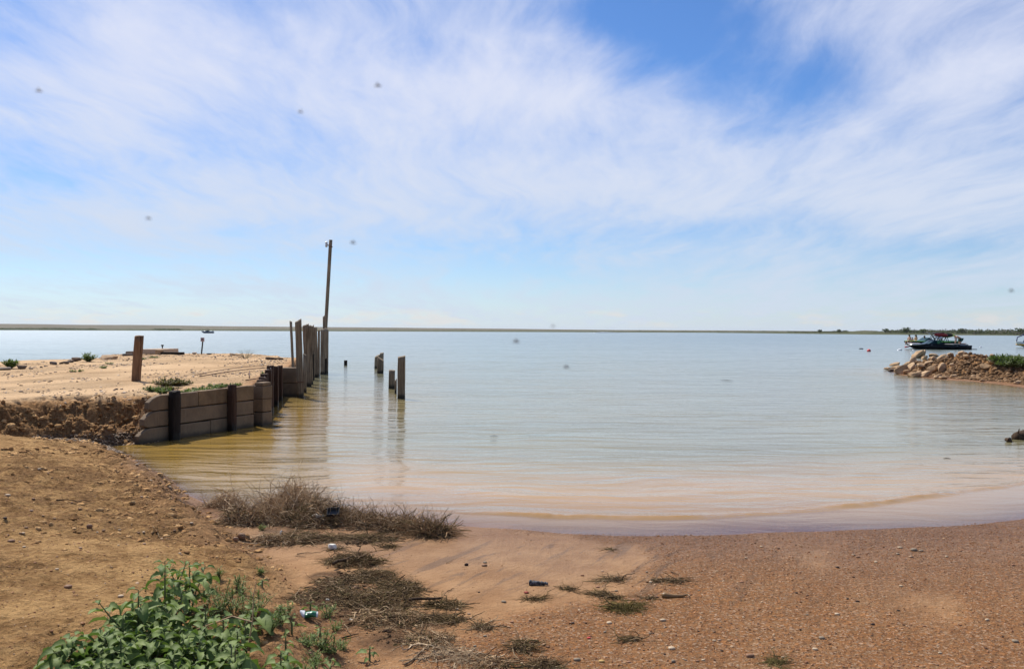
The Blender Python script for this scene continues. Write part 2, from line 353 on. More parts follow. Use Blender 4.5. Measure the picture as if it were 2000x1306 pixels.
def concrete():
    m, n = mat('stained_concrete'); oc = n.n('ShaderNodeTexCoord').outputs['Object']
    rnd = n.n('ShaderNodeObjectInfo').outputs['Random']
    a = n.noise(oc, 2.5, 6, 0.6); b = n.noise(oc, 60, 5, 0.6)
    c = n.mix(n.ss(a, 0.3, 0.7), (0.135, 0.080, 0.036), (0.285, 0.180, 0.088))
    c = n.mix(n.ss(b, 0.35, 0.6, 0.0, 0.35), c, (0.09, 0.06, 0.04))
    c = n.mix(n.m('MULTIPLY', rnd, 0.3), c, (0.20, 0.15, 0.11))
    drip = n.noise(n.mapping(oc, (26, 26, 1.5)), 1.0, 5, 0.6)
    c = n.mix(n.ss(drip, 0.54, 0.74, 0, 0.25), c, (0.075, 0.045, 0.025)); c = n.mix(n.ss(drip, 0.40, 0.28, 0, 0.25), c, (0.33, 0.26, 0.18))
    z = n.n('ShaderNodeSeparateXYZ', {0: n.n('ShaderNodeNewGeometry').outputs['Position']}).outputs[2]
    wf = n.ss(n.m('ADD', z, n.m('MULTIPLY', a, 0.16)), 0.20, 0.09)
    c = n.mix(n.m('MULTIPLY', wf, 0.8), c, (0.035, 0.025, 0.015))
    finish(n, Base_Color=c, Roughness=0.9, Normal=n.bump(n.m('ADD', n.m('MULTIPLY', b, 0.5), a), 0.5, 0.02))
    return m
M['concrete'] = concrete()
def earth():
    m, n = mat('sandy_earth'); oc = n.n('ShaderNodeTexCoord').outputs['Object']
    A = lambda k: n.n('ShaderNodeAttribute', attribute_name=k).outputs['Fac']
    big = n.noise(oc, 0.55, 5, 0.6); mid = n.noise(oc, 3.2, 6, 0.62); fin = n.noise(oc, 26, 5, 0.65); grit = n.noise(oc, 130, 4, 0.7)
    vor = n.n('ShaderNodeTexVoronoi', {'Vector': oc, 'Scale': 75.0}, feature='F1')
    vc = n.n('ShaderNodeSeparateXYZ', {0: vor.outputs['Color']}).outputs
    sand = n.mix(n.ss(mid, 0.3, 0.7), (0.29, 0.155, 0.072), (0.40, 0.232, 0.115))          # beach
    red = n.mix(n.ss(fin, 0.3, 0.7), (0.21, 0.080, 0.030), (0.46, 0.208, 0.078))              # reddish grit
    red = n.mix(n.ss(vc[0], 0.80, 0.86, 0, 0.7), red, (0.62, 0.45, 0.32)); red = n.mix(n.ss(vc[1], 0.80, 0.84, 0, 0.7), red, (0.10, 0.045, 0.03))
    gf = n.m('MULTIPLY', A('grav'), n.ss(n.m('ADD', n.m('MULTIPLY', fin, 0.6), n.m('MULTIPLY', grit, 0.4)), 0.36, 0.60))
    c = n.mix(gf, sand, red)
    bank = n.mix(n.ss(n.m('ADD', n.m('MULTIPLY', mid, 0.6), n.m('MULTIPLY', fin, 0.4)), 0.36, 0.62), (0.245, 0.128, 0.046), (0.56, 0.335, 0.140))
    bank = n.mix(n.m('MULTIPLY', A('crumb'), 0.75), bank, n.mix(n.ss(fin, 0.35, 0.65), (0.15, 0.070, 0.026), (0.37, 0.205, 0.085)))   # darker brown where the ground is crumbly
    c = n.mix(A('bank'), c, bank)
    dry = n.mix(n.ss(n.m('ADD', n.m('MULTIPLY', big, 0.5), n.m('MULTIPLY', fin, 0.5)), 0.3, 0.7), (0.42, 0.265, 0.138), (0.62, 0.43, 0.255))
    dry = n.mix(n.ss(mid, 0.56, 0.72, 0, 0.45), dry, (0.34, 0.235, 0.15))
    c = n.mix(A('dry'), c, dry)
    cutc = n.mix(n.ss(fin, 0.3, 0.7), (0.17, 0.085, 0.034), (0.40, 0.225, 0.100))
    c = n.mix(A('cut'), c, cutc)
    c = n.mix(n.m('MULTIPLY', A('humus'), n.ss(mid, 0.25, 0.6)), c, (0.060, 0.032, 0.018))
    c = n.mix(n.ss(grit, 0.62, 0.75, 0, 0.25), c, (0.60, 0.42, 0.27)); c = n.mix(n.ss(grit, 0.36, 0.26, 0, 0.5), c, (0.11, 0.06, 0.035))
    # darker silt streaks where the wash ran back
    stv = n.noise(n.mapping(n.mapping(oc, (1, 1, 1), (0, 0, 0.47)), (7.5, 1.1, 1)), 1.0, 5, 0.55, 0.8)
    c = n.mix(n.m('MULTIPLY', A('streak'), n.ss(stv, 0.55, 0.63, 0, 0.6)), c, (0.15, 0.10, 0.07))
    c = n.mix(n.m('MULTIPLY', A('wet'), 0.62), c, n.mix(0.5, c, (0.14, 0.055, 0.030)))
    plains = n.mix(n.ss(n.noise(oc, 0.01, 4), 0.35, 0.65), (0.12, 0.105, 0.070), (0.16, 0.135, 0.095))
    c = n.mix(A('plain'), c, plains); c = n.mix(A('green'), c, (0.065, 0.075, 0.035))
    z = n.n('ShaderNodeSeparateXYZ', {0: n.n('ShaderNodeNewGeometry').outputs['Position']}).outputs[2]
    wl = n.m('MULTIPLY', n.ss(z, 0.07, 0.015), n.m('SUBTRACT', 1.0, A('plain')))
    c = n.mix(n.m('MULTIPLY', wl, 0.45), c, n.mix(0.6, c, (0.13, 0.065, 0.030)))
    rough = n.m('SUBTRACT', 0.95, n.m('MULTIPLY', n.m('MAXIMUM', A('wet'), wl), 0.50))
    rg = n.m('ADD', 0.35, n.m('ADD', n.m('MULTIPLY', A('crumb'), 0.9), n.m('MULTIPLY', n.m('MAXIMUM', A('bank'), n.m('MAXIMUM', A('cut'), A('grav'))), 0.65)))
    hgt = n.m('MULTIPLY', n.m('ADD', n.m('MULTIPLY', mid, 2.4), n.m('ADD', n.m('MULTIPLY', fin, 1.3), n.m('MULTIPLY', grit, 0.42))), rg)
    finish(n, Base_Color=c, Roughness=rough, Normal=n.bump(hgt, 1.0, 0.045), Specular_IOR_Level=0.10)
    return m
M['earth'] = earth()
def colattr(name, rough=0.85, sc=60, bs=0.3):
    m, n = mat(name); oc = n.n('ShaderNodeTexCoord').outputs['Object']
    c = n.n('ShaderNodeAttribute', attribute_name='col').outputs['Color']
    nz = n.noise(oc, sc, 4, 0.6)
    c = n.mix(n.ss(nz, 0.3, 0.7, 0.0, 0.45), c, n.mix(1.0, c, (0.55, 0.5, 0.45), 'MULTIPLY'))
    finish(n, Base_Color=c, Roughness=rough, Specular_IOR_Level=0.12, Normal=n.bump(nz, bs, 0.01)); return m
M['pebble'] = colattr('pebble_stone', 0.6); M['clod'] = colattr('earth_clod', 0.95, 45, 0.6); M['strawcol'] = colattr('dry_stalks', 0.8, 20)
M['leafcol'] = None
def rockmat(name, ca, cb, sc=3.0):
    m, n = mat(name); oc = n.n('ShaderNodeTexCoord').outputs['Object']
    rnd = n.n('ShaderNodeObjectInfo').outputs['Random']
    off = n.n('ShaderNodeVectorMath', {0: oc, 1: n.n('ShaderNodeCombineXYZ', {0: n.m('MULTIPLY', rnd, 31.), 1: rnd, 2: 0.}).outputs[0]}, operation='ADD').outputs[0]
    a = n.noise(off, sc, 6, 0.6); b = n.noise(off, sc*8, 6, 0.65)
    c = n.mix(n.ss(a, 0.3, 0.7), ca, cb); c = n.mix(n.ss(b, 0.5, 0.7, 0, 0.5), c, tuple(q*0.5 for q in ca))
    c = n.mix(n.m('MULTIPLY', rnd, 0.2), c, tuple(q*0.6 for q in ca))
    finish(n, Base_Color=c, Roughness=0.9, Normal=n.bump(n.m('ADD', a, n.m('MULTIPLY', b, 0.4)), 0.7, 0.05)); return m
M['rock'] = rockmat('sandstone', (0.33, 0.20, 0.10), (0.56, 0.38, 0.22))
M['rockdark'] = rockmat('dark_stone', (0.085, 0.06, 0.045), (0.20, 0.15, 0.115))
M['stonepale'] = rockmat('pale_stone', (0.42, 0.30, 0.20), (0.62, 0.48, 0.36), 20)
def leafmat(name, ca, cb, sc=9, ob='Object'):
    m, n = mat(name); oc = n.n('ShaderNodeTexCoord').outputs[ob]
    a = n.noise(oc, sc, 4, 0.6)
    r = n.n('ShaderNodeAttribute', attribute_name='tone').outputs['Fac']
    c = n.mix(n.m('ADD', n.m('MULTIPLY', n.ss(a, 0.3, 0.7), 0.5), n.m('MULTIPLY', r, 0.5)), ca, cb)
    p = n.n('ShaderNodeBsdfPrincipled', {'Base Color': c, 'Roughness': 0.6, 'Specular IOR Level': 0.22, 'Normal': n.bump(n.noise(oc, sc*7, 3), 0.35, 0.004)})
    tl = n.n('ShaderNodeBsdfTranslucent', {'Color': n.mix(0.5, c, (0.16, 0.30, 0.03))})
    n.n('ShaderNodeOutputMaterial', {0: n.n('ShaderNodeMixShader', {0: 0.22, 1: p.outputs[0], 2: tl.outputs[0]}).outputs[0]}); return m
M['leaf'] = leafmat('sunflower_leaf', (0.060, 0.105, 0.020), (0.240, 0.300, 0.090), 14)
M['weed'] = leafmat('feathery_weed', (0.06, 0.10, 0.020), (0.19, 0.24, 0.06), 20)
M['spitleaf'] = leafmat('thicket_leaf', (0.050, 0.070, 0.022), (0.19, 0.22, 0.095), 3)
M['scrub'] = leafmat('scrub_leaf', (0.055, 0.058, 0.036), (0.115, 0.11, 0.07), 0.3)
M['scrubgrey'] = leafmat('scrub_bare', (0.10, 0.08, 0.065), (0.17, 0.14, 0.115), 0.3)
M['wilt'] = leafmat('wilted_leaf', (0.07, 0.035, 0.018), (0.17, 0.13, 0.05), 8)
M['stem'] = plain('green_stem', (0.10, 0.12, 0.04), 0.7)
def watermat():
    m, n = mat('murky_lake_water'); oc = n.n('ShaderNodeTexCoord').outputs['Object']
    A = lambda k: n.n('ShaderNodeAttribute', attribute_name=k).outputs['Fac']
    dep = A('depth'); near = A('nearshore'); calm = A('calm')
    p = n.n('ShaderNodeSeparateXYZ', {0: oc}).outputs
    # ripples: crests roughly across the view, several sizes
    wv = n.n('ShaderNodeVectorMath', {0: n.noise(oc, 0.5, 2, 0.5, out='Color'), 'Scale': 0.8}, operation='SCALE').outputs[0]
    ow = n.n('ShaderNodeVectorMath', {0: oc, 1: wv}, operation='ADD').outputs[0]
    w1 = n.noise(n.mapping(ow, (0.75, 2.9, 1), (0, 0, 0.12)), 1.0, 1, 0.5)
    w2 = n.noise(n.mapping(ow, (2.2, 8.0, 1), (0, 0, -0.10)), 1.0, 4, 0.6)
    w3 = n.noise(n.mapping(ow, (0.16, 0.7, 1), (0, 0, 0.2)), 1.0, 2, 0.5)
    gust = n.ss(n.noise(n.mapping(oc, (0.05, 0.16, 1)), 1.0, 4, 0.6), 0.3, 0.7, 0.55, 1.0)
    nf = n.ss(A('far'), 0.75, 0.0)
    w4 = n.noise(n.mapping(ow, (5.0, 17.0, 1), (0, 0, 0.05)), 1.0, 3, 0.6)
    hgt = n.m('ADD', n.m('ADD', n.m('MULTIPLY', n.m('MULTIPLY', w4, nf), 0.010), n.m('MULTIPLY', w1, 0.100)), n.m('ADD', n.m('MULTIPLY', n.m('MULTIPLY', w2, nf), 0.034), n.m('MULTIPLY', w3, 0.16)))
    hgt = n.m('MULTIPLY', n.m('MULTIPLY', n.m('SUBTRACT', hgt, 0.150), gust), n.m('SUBTRACT', 1.0, n.m('MULTIPLY', calm, 0.75)))
    nr = n.bump(hgt, 1.0, 0.55)
    big = n.noise(n.mapping(oc, (0.10, 0.35, 1)), 1.0, 4, 0.6)
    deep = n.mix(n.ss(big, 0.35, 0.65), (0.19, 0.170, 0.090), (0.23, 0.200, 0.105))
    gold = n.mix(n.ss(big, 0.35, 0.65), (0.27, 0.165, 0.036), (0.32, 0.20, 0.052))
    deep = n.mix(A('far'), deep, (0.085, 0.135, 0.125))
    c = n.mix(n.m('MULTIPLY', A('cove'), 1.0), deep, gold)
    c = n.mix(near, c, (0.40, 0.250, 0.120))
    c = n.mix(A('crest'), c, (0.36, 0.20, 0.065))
    body = n.n('ShaderNodeBsdfDiffuse', {'Color': c, 'Normal': n.bump(hgt, 0.5, 0.3)})
    tr = n.n('ShaderNodeBsdfTransparent', {'Color': (0.93, 0.86, 0.80, 1)})
    fac = n.m('SUBTRACT', 1.0, n.m('EXPONENT', n.m('MULTIPLY', n.m('MAXIMUM', dep, 0.0), n.m('ADD', -24.0, n.m('MULTIPLY', near, -16.0)))), clamp=True)
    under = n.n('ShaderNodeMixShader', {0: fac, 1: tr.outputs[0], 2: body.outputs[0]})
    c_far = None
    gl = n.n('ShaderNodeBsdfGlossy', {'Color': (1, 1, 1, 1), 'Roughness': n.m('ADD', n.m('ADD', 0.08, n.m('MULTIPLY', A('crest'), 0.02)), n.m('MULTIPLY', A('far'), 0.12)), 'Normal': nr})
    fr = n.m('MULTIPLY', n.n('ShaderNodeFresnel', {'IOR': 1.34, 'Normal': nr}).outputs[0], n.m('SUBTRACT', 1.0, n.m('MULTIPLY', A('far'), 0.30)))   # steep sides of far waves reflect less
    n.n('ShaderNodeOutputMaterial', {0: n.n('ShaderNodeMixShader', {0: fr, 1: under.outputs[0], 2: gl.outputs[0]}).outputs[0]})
    return m
M['water'] = watermat()
# ------------------------------------------------------------------ ground, one sheet to the horizon
def rings(spec):
    r = [spec[0][0]]
    for a, b, k in spec:
        n = max(1, int(math.log(b/a)/math.log(1+k))); r += list(np.geomspace(a, b, n+1)[1:])
    return np.array(r)
def fan(rr, th):
    R, T = np.meshgrid(rr, th, indexing='ij'); x = R*np.sin(T); y = R*np.cos(T)
    a, b = R.shape; i = np.arange(a*b).reshape(a, b)
    F = np.stack([i[:-1, :-1], i[:-1, 1:], i[1:, 1:], i[1:, :-1]], -1).reshape(-1, 4)
    return x.ravel(), y.ravel(), F
DEG = math.radians
th_c = np.concatenate([np.linspace(-180, -50, 40)[:-1], np.linspace(-50, -35, 60)[:-1], np.linspace(-35, 35, 900), np.linspace(35, 50, 60)[1:], np.linspace(50, 180, 40)[1:]])*math.pi/180
rr = rings([(0.1, 2.2, 0.15), (2.2, 8.5, 0.0032), (8.5, 16.5, 0.0026), (16.5, 42, 0.007), (42, 550, 0.06), (550, 900, 0.012), (900, 1500, 0.05), (1500, 3600, 0.015), (3600, 9000, 0.15)])
x, y, F = fan(rr, th_c)
z = g(x, y)
r = np.sqrt(x*x+y*y)
dB = sdist(BANK, x, y); dP = sdist(PEN, x, y); dR = sdist(PROM, x, y); dL = sdist(LAND, x, y)
nz = fbm(x*0.9, y*0.9, 200, 4)
bank = sm(dB+0.35*nz, -0.1, 0.7)
crumb = sm(fbm(x*0.9, y*0.9, 45, 3)+0.35*sm(dB, 0.9, 0.2), -0.10, 0.40)*sm(dB, -.1, .1)*(0.35+0.65*sm(fbm(x*7, y*7, 230, 4), -.25, .25))*np.where(r < 60, 1, 0)
penm = np.clip(sm(dP, 0.0, 0.5)*sm(z, 0.60, 0.68), 0, 1)
cutm = np.clip(sm(dP, -0.5, 0.1)*sm(z, 0.70, 0.60)+sm(dB, -0.2, 0.1)*sm(dB, 0.8, 0.2)*sm(y, 5.5, 7.5)*0.55, 0, 1)*np.where(y < 60, 1, 0)
prm = sm(dR+0.2*nz, -0.2, 0.1)*np.where(x > 8, 1, 0)
grav = sm(fbm(x*1.3-y*0.5, y*0.45+x*0.2, 210, 5)+0.80*sm(x, -0.2, 1.6)+0.55*sm(y, 5.6, 4.0)*sm(x, -1.5, 0)-1.1*sm(np.hypot(x-0.2, (y-6.4)*1.2), 1.7, 0.8), -0.25, 0.55)
wet = sm(dL+0.25*nz, 0.8, 0.05)*sm(y, 16, 12)*(1-bank)
hum = np.zeros_like(x)
for (px, py, s_) in [(660, 1150, .42), (720, 1190, .42), (800, 1200, .35), (640, 1110, .2), (760, 1240, .3), (560, 1010, .3), (700, 1030, .25)]:
    p = W(px, py, 0.12); hum = np.maximum(hum, np.exp(-((x-p.x)**2+(y-p.y)**2)/(s_*s_)*1.1))
hum = sm(hum+0.25*fbm(x*5, y*5, 220, 4), 0.35, 0.9)*0.9
streak = sm(dL, 0.1, 0.5)*sm(dL, 2.6, 1.4)*sm(np.abs(x-0.2), 2.4, 0.8)*(1-bank)
plainm = np.where((r > 150) & (y > 0), 1.0, 0.0)
greenm = np.where((r > 150) & (y > 0), np.clip(sm(z, 5.5, 1.5)*0.8+0.3*sm(nz, 0, .5), 0, 1), np.clip(sm(dR, 1.6, 3.0)*sm(x, 19.5, 21)*prm, 0, 1))
m_ground = mesh_np('ground', np.stack([x, y, z], 1), F, M['earth'], attrs=dict(bank=bank, dry=penm, crumb=crumb, cut=np.maximum(cutm, prm*0.75), grav=grav*(1-bank)+0.3*bank, wet=wet, humus=hum, streak=streak, plain=plainm, green=greenm))
tag(m_ground, 'sandy lake shore with beach, banks and far plains', kind='structure')
# ------------------------------------------------------------------ lake
rr = rings([(5.5, 14, 0.0045), (14, 45, 0.010), (45, 400, 0.03), (400, 3400, 0.08)])
th_w = np.concatenate([np.linspace(-80, -36, 60)[:-1], np.linspace(-36, 36, 760), np.linspace(36, 80, 60)[1:]])*math.pi/180
x, y, F = fan(rr, th_w)
z0 = g(x, y); dL = sdist(LAND, x, y); s = -dL
rip = fbm(x*1.1+y*0.3, y*4.2, 300, 3)*0.006*sm(s, 0.2, 2.0)*sm(np.hypot(x, y), 40, 15)
off = 0.68+0.17*np.maximum(0, x-1.6)+0.10*fbm(x*0.7, y*0+1, 310, 3)
bm_ = sm(x, -2.6, -1.2)*sm(y, 13, 11); bc_ = sm(x, -0.6, 0.6)
t = s-off
crest = np.where(t > 0, np.exp(-(t/0.12)**2), np.exp(-(t/0.045)**2))*0.030*(0.25+1.0*vn(x*0.9, y*0, 312))*(0.45+0.55*np.maximum(sm(x, 2.3, 1.4), sm(x, 3.0, 4.0)))*bm_*bc_
crest = crest*(1+0.5*fbm(x*9, y*9, 315, 3)); cm_ = sm(crest, 0.006, 0.022)*0.9
t2 = s-off*1.9-0.35; crest += np.exp(-(t2/0.16)**2)*0.012*bm_*vn(x*0.6+5, y*0, 313)*2
t3 = s-off*2.6-1.1; crest += np.exp(-(t3/0.2)**2)*0.010*bm_*vn(x*0.6+9, y*0, 314)*2
zw = rip+crest+0.006*sm(s, 0.0, 0.6)*bm_-0.001
depth = zw-z0
calm = sm(s, off-0.04, off-0.16)*bm_
nearsh = sm(s+0.9*fbm(x*0.35, y*1.2, 320, 3), 6.0, 0.6)*sm(y, 14, 11)*sm(x, -3.2, -1.5)
cove = sm(s+0.6*fbm(x*0.5, y*0.9, 330, 3), 5.5, 1.0)*sm(x, -1.0, -3.5)*sm(y, 32, 16)
cove = np.maximum(cove, 0.35*sm(s, 4.5, 1)*sm(x, 8, 12))
keep = (depth > -0.03)
Fk = F[keep[F].any(1)]
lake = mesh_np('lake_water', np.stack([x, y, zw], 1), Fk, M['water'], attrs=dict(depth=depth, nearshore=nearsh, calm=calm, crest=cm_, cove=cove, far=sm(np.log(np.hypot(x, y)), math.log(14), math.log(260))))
tag(lake, 'murky lake water, golden near the wall and pale blue far out', kind='structure')
# ------------------------------------------------------------------ timber builders
def timber(name, base, top, wd, dp, material, label, cat='pile', group=None, rnd_=True, seed=0, slant=0.03, parent=None, yaw=None, z0=-0.7):
    """upright timber from base (on the water or ground line) to top, carried down to z0; wd across the view, dp along it"""
    r = random.Random(seed); base = Vector(base); top = Vector(top)
    ax = (top-base).normalized(); low = base+ax*((z0-base.z)/ax.z)
    if yaw is None: yaw = math.atan2(-base.x, base.y)
    X_ = Vector((math.cos(yaw), math.sin(yaw), 0)); X_ = (X_-ax*X_.dot(ax)).normalized(); Y_ = ax.cross(X_)
    n = 20 if rnd_ else 24; prof = []
    for k in range(n):
        a = 2*math.pi*k/n; cx, cy = math.cos(a), math.sin(a)
        if not rnd_:
            q = max(abs(cx), abs(cy)); cx, cy = cx/q, cy/q
            l = math.hypot(cx, cy); cut = 1.30
            if l > cut: cx, cy = cx*cut/l, cy*cut/l
        prof.append((cx*(1+r.uniform(-.035, .035)), cy*(1+r.uniform(-.035, .035))))
    L = (top-low).length; rows = max(6, int(L/0.12)); V = []; F = []
    sl = r.uniform(-1, 1)
    for i in range(rows+1):
        t = i/rows; c = low.lerp(top, t); tw = 1-0.04*t
        for k, (cx, cy) in enumerate(prof):
            j = 1+0.03*math.sin(k*2.1+i*0.8+seed)
            p = c+X_*(cx*wd/2*tw*j)+Y_*(cy*dp/2*tw*j)
            if i == rows: p += ax*(slant*(cx*sl+cy*0.3)+r.uniform(-.008, .008))
            V.append(p-base)
    for i in range(rows):
        for k in range(n): F.append((i*n+k, i*n+(k+1) % n, (i+1)*n+(k+1) % n, (i+1)*n+k))
    F.append(tuple(range(rows*n, rows*n+n)))
    o = mesh_np(name, [tuple(v) for v in V], F, material, parent, True)
    for k in range(len(F)): pass
    o.data.polygons[len(o.data.polygons)-1].use_smooth = False
    if parent is None: o.location = base; tag(o, label, cat, group)
    else: o.location = base-Vector(parent.location)
    return o
def pxpile(name, bx, by, tx, ty, wpx, material, label, depth=1.0, group=None, rnd_=True, seed=0, z=0.0, slant=0.03, **kw):
    b = W(bx, by, z); dist = b.y; t = D(tx, ty, dist); wd = wpx*dist/FPX
    return timber(name, (b.x, b.y+wd*depth/2, z), (t.x, t.y+wd*depth/2, t.z), wd, wd*depth, material, label, 'pile', group, rnd_, seed, slant, **kw)
GP = 'broken piles standing in the water'
pxpile('wooden_pile', 782.5, 779, 783.2, 696.5, 15, M['pile'], 'tallest brown wooden pile standing alone in the water, nearest of the broken piles', group=GP, seed=1, rnd_=False)
pxpile('wooden_pile', 763.8, 759, 764.6, 723.5, 12.2, M['pile'], 'short thick wooden pile with a pale sawn top, just left of the tallest pile', group=GP, seed=2, rnd_=False)
pxpile('wooden_pile', 772.4, 769, 772.8, 742, 4.4, M['pile'], 'thin low wooden stake between the tallest pile and its short thick neighbour', group=GP, seed=3, slant=0.05)
pxpile('wooden_pile', 741.6, 729.2, 742.6, 700.5, 12.5, M['pile'], 'front pile of the far cluster of three in open water, with a pale slanted top', group=GP, seed=4, rnd_=False, slant=0.09)
pxpile('wooden_pile', 735.3, 720, 736.3, 694.5, 10.4, M['pile_grey'], 'left pile of the far cluster of three in open water', group=GP, seed=5, slant=0.09)
pxpile('wooden_pile', 744.6, 716, 745.2, 689.2, 7.4, M['pile_grey'], 'rear pile of the far cluster of three, its top showing above the others', group=GP, seed=6, slant=0.06)
pxpile('wooden_pile', 674.4, 713.5, 674.6, 703.8, 6.6, M['tar'], 'tiny dark pile stump alone in the water beside the board wall', group=GP, seed=7)
# ---- leaning board wall at the end of the point
GB = 'upright boards and poles of the old dock wall'
def board(bx, by, tx, ty, w_, label, material='pile_grey', depth=0.5, rnd_=False, seed=0, off=0.0, slant=0.05, z=0.0):
    return pxpile('dock_board', bx, by, tx, ty, w_, M[material], label, depth, GB, rnd_, seed, z, slant)
board(586.3, 777, 581.6, 626.5, 12.6, 'widest and nearest grey dock board with a rusty band low down', 'pile', 0.42, seed=11)
b = W(586.3, 777, 0)
board(574.2, 772, 567.3, 628, 5.2, 'slender round pole leaning left at the near end of the dock boards', 'pile_grey', 1.0, True, seed=12)
board(594.8, 767, 594.6, 692, 6.6, 'short stub board in front of the nearer dock boards', 'pile_grey', 0.7, seed=13)
board(601.2, 755, 596.2, 634.5, 12.4, 'second tall dock board, right behind the widest one', 'pile', 0.5, seed=14)
board(606.4, 750.5, 603.8, 636, 8.6, 'third tall dock board in the middle of the row, brown and narrow', 'pile', 0.6, seed=15)
board(611.2, 742, 609.8, 636.5, 5.6, 'narrow brown dock board between the third and the broad middle one', 'pile', 0.8, seed=16)
board(616.4, 737, 613.6, 639, 9.8, 'broad middle dock board with a level top, left of the gap', 'pile', 0.5, seed=17)
board(611.8, 743, 611.2, 690.5, 2.8, 'black stake standing against the middle dock boards', 'tar', 1.0, True, seed=18)
board(622.2, 735.5, 622.4, 644.5, 4.4, 'pale slender pole right of the gap in the dock boards', 'pile', 1.0, True, seed=19)
board(629.2, 731.5, 630.0, 643, 8.8, 'grey dock board right of the gap, with a joint halfway up', 'pile_grey', 0.6, seed=20)
board(636.8, 730, 637.6, 642, 7.2, 'last tall dock board at the far end of the row', 'pile_grey', 0.8, seed=21)
board(634.4, 731, 634.6, 700, 6.2, 'short black stub board at the foot of the far dock boards', 'tar', 0.8, seed=22)
board(639.6, 729, 639.4, 693, 2.4, 'thin black stake at the very far end of the dock boards', 'tar', 1.0, True, seed=23)
board(621.6, 734, 620.6, 690.5, 2.6, 'thin dark stake in the gap of the dock boards', 'tar', 1.0, True, seed=25)
board(632.6, 728.4, 631.8, 617.5, 4.0, 'thin tall pole standing close behind the utility pole', 'pile_grey', 1.0, True, seed=24)
# band on the widest board
bb = W(586.3, 777, 0); bands = MB()
zb = CAMZ-(746-645)*bb.y/FPX
wd = 13.6*bb.y/FPX
bnd = MB(); bnd.box((0, 0, 0), (wd*1.05, wd*0.55, 0.025), Matrix.Rotation(math.atan2(-bb.x, bb.y), 3, 'Z'))
wide = [o for o in COL.objects if o.get('label', '').startswith('widest and nearest')][0]
o = bnd.build('metal_band', M['rust'], wide); tpx = D(585.4, 746, bb.y); o.location = (tpx.x-wide.location.x, 0, tpx.z)
# ---- utility pole
pb = W(631.0, 727.5, 0); pt = D(645.9, 468.5, pb.y)
ax = (pt-pb).normalized()
up = empty('utility_pole', (pb.x, pb.y, 0), 'tall leaning weathered utility pole behind the dock boards', 'utility pole')
tb = MB(); nseg = 26
pts = [(pb-up.location)+ax*q for q in np.linspace(-0.8, (pt-pb).length, nseg)]
wt, wb_ = 6.8*pb.y/FPX/2, 7.0*pb.y/FPX/2
tb.tube(pts, [wb_+(wt-wb_)*i/nseg for i in range(nseg)], 14, squash=0.9)
o = tb.build('pole', M['pile_grey'], up, True)
fl = D(642.0, 478, pb.y)-up.location; fw = pb.y/FPX
lm = MB(); lm.tube([fl+Vector((1.5*fw, -0.0, -0.06)), fl+Vector((-1.0*fw, -0.02, -0.02)), fl+Vector((-3.2*fw, -0.03, 0.03))], 0.022, 8)
o = lm.build('bracket', M['metal'], up, True)
lm = MB(); c = fl+Vector((-4.2*fw, -0.03, 0.02))
lm.tube([c+Vector((0, 0, z_)) for z_ in (-0.13, -0.10, -0.03, 0.02, 0.06, 0.11)], [0.03, 0.055, 0.05, 0.045, 0.06, 0.03], 10)
o = lm.build('insulator', M['metal'], up, True)
lm = MB(); q = D(646.0, 482, pb.y)-up.location; lm.tube([q+Vector((0, 0, -0.02)), q+Vector((0, 0, 0.02))], wt*1.06, 14)
lm.build('band', M['rust'], up, True)
# ------------------------------------------------------------------ plank retaining wall
A0 = W(270, 868, 0); A1 = W(497, 832.5, 0)
rw = empty('retaining_wall', (A0.x, A0.y, 0), 'low retaining wall of three courses of stained concrete planks held by dark posts', 'retaining wall')
u = (A1-A0); L = u.length; u.normalize(); nrm = Vector((u.y, -u.x, 0)); yawu = math.atan2(u.y, u.x)
def wallx(px):  # distance along the wall line seen at pixel column px
    v = ray(px, 840); k = (A0.x*v.y-A0.y*v.x)/(u.y*v.x-u.x*v.y); return k
H3 = 0.262
def zcol(k): return [-0.22+0.0, H3-0.012, 2*H3-0.024, 3*H3-0.034]
def plank(s0, s1, z0_, z1_, chip=0, dz=0.0, seed=0):
    r = random.Random(seed); n = max(3, int((s1-s0)/0.08)); V = []; F = []
    for i in range(n+1):
        t = i/n; s_ = s0+(s1-s0)*t; e = 0.0
        za, zb_ = z0_, z1_+dz*t
        if chip and i < 3: zb_ -= (0.11, 0.05, 0.015)[i]; s_ += (0.0, 0.0, 0.0)[i]
        if chip and i < 2: za += (0.03, 0.0)[i]
        for (yy, q) in ((-0.055, za), (-0.055, zb_-0.012), (-0.043, zb_), (0.045, zb_), (0.055, zb_-0.012), (0.055, za)):
            P = A0+u*s_-nrm*(yy+0.06+r.uniform(-.0015, .0015))*1.0
            V.append((P.x-A0.x, P.y-A0.y, q+r.uniform(-.004, .004)))
    for i in range(n):
        for k in range(6): F.append((i*6+k, i*6+(k+1) % 6, (i+1)*6+(k+1) % 6, (i+1)*6+k))
    F += [tuple(range(5, -1, -1)), tuple(range(n*6, n*6+6))]
    o = mesh_np('plank', V, F, M['concrete'], rw, False)
    m_ = o.modifiers.new('bevel', 'BEVEL'); m_.width = 0.006; m_.segments = 2; m_.limit_method = 'ANGLE'; m_.angle_limit = 0.6
    return o
zc = [-0.20, 0.235, 0.500, 0.765]
s_mid = wallx(388); s_low = wallx(412); s_end = wallx(496)
plank(0.02, s_low-0.006, zc[0], zc[1], 1, -0.01, 1); plank(s_low+0.006, s_end, zc[0], zc[1], 0, 0.0, 2)
plank(wallx(282), s_end-0.01, zc[1]+0.020, zc[2], 1, 0.0, 3)
plank(wallx(292), s_mid-0.006, zc[2]+0.020, zc[3], 1, 0.0, 4); plank(s_mid+0.006, s_end, zc[2]+0.020, zc[3]+0.008, 0, 0.02, 5)
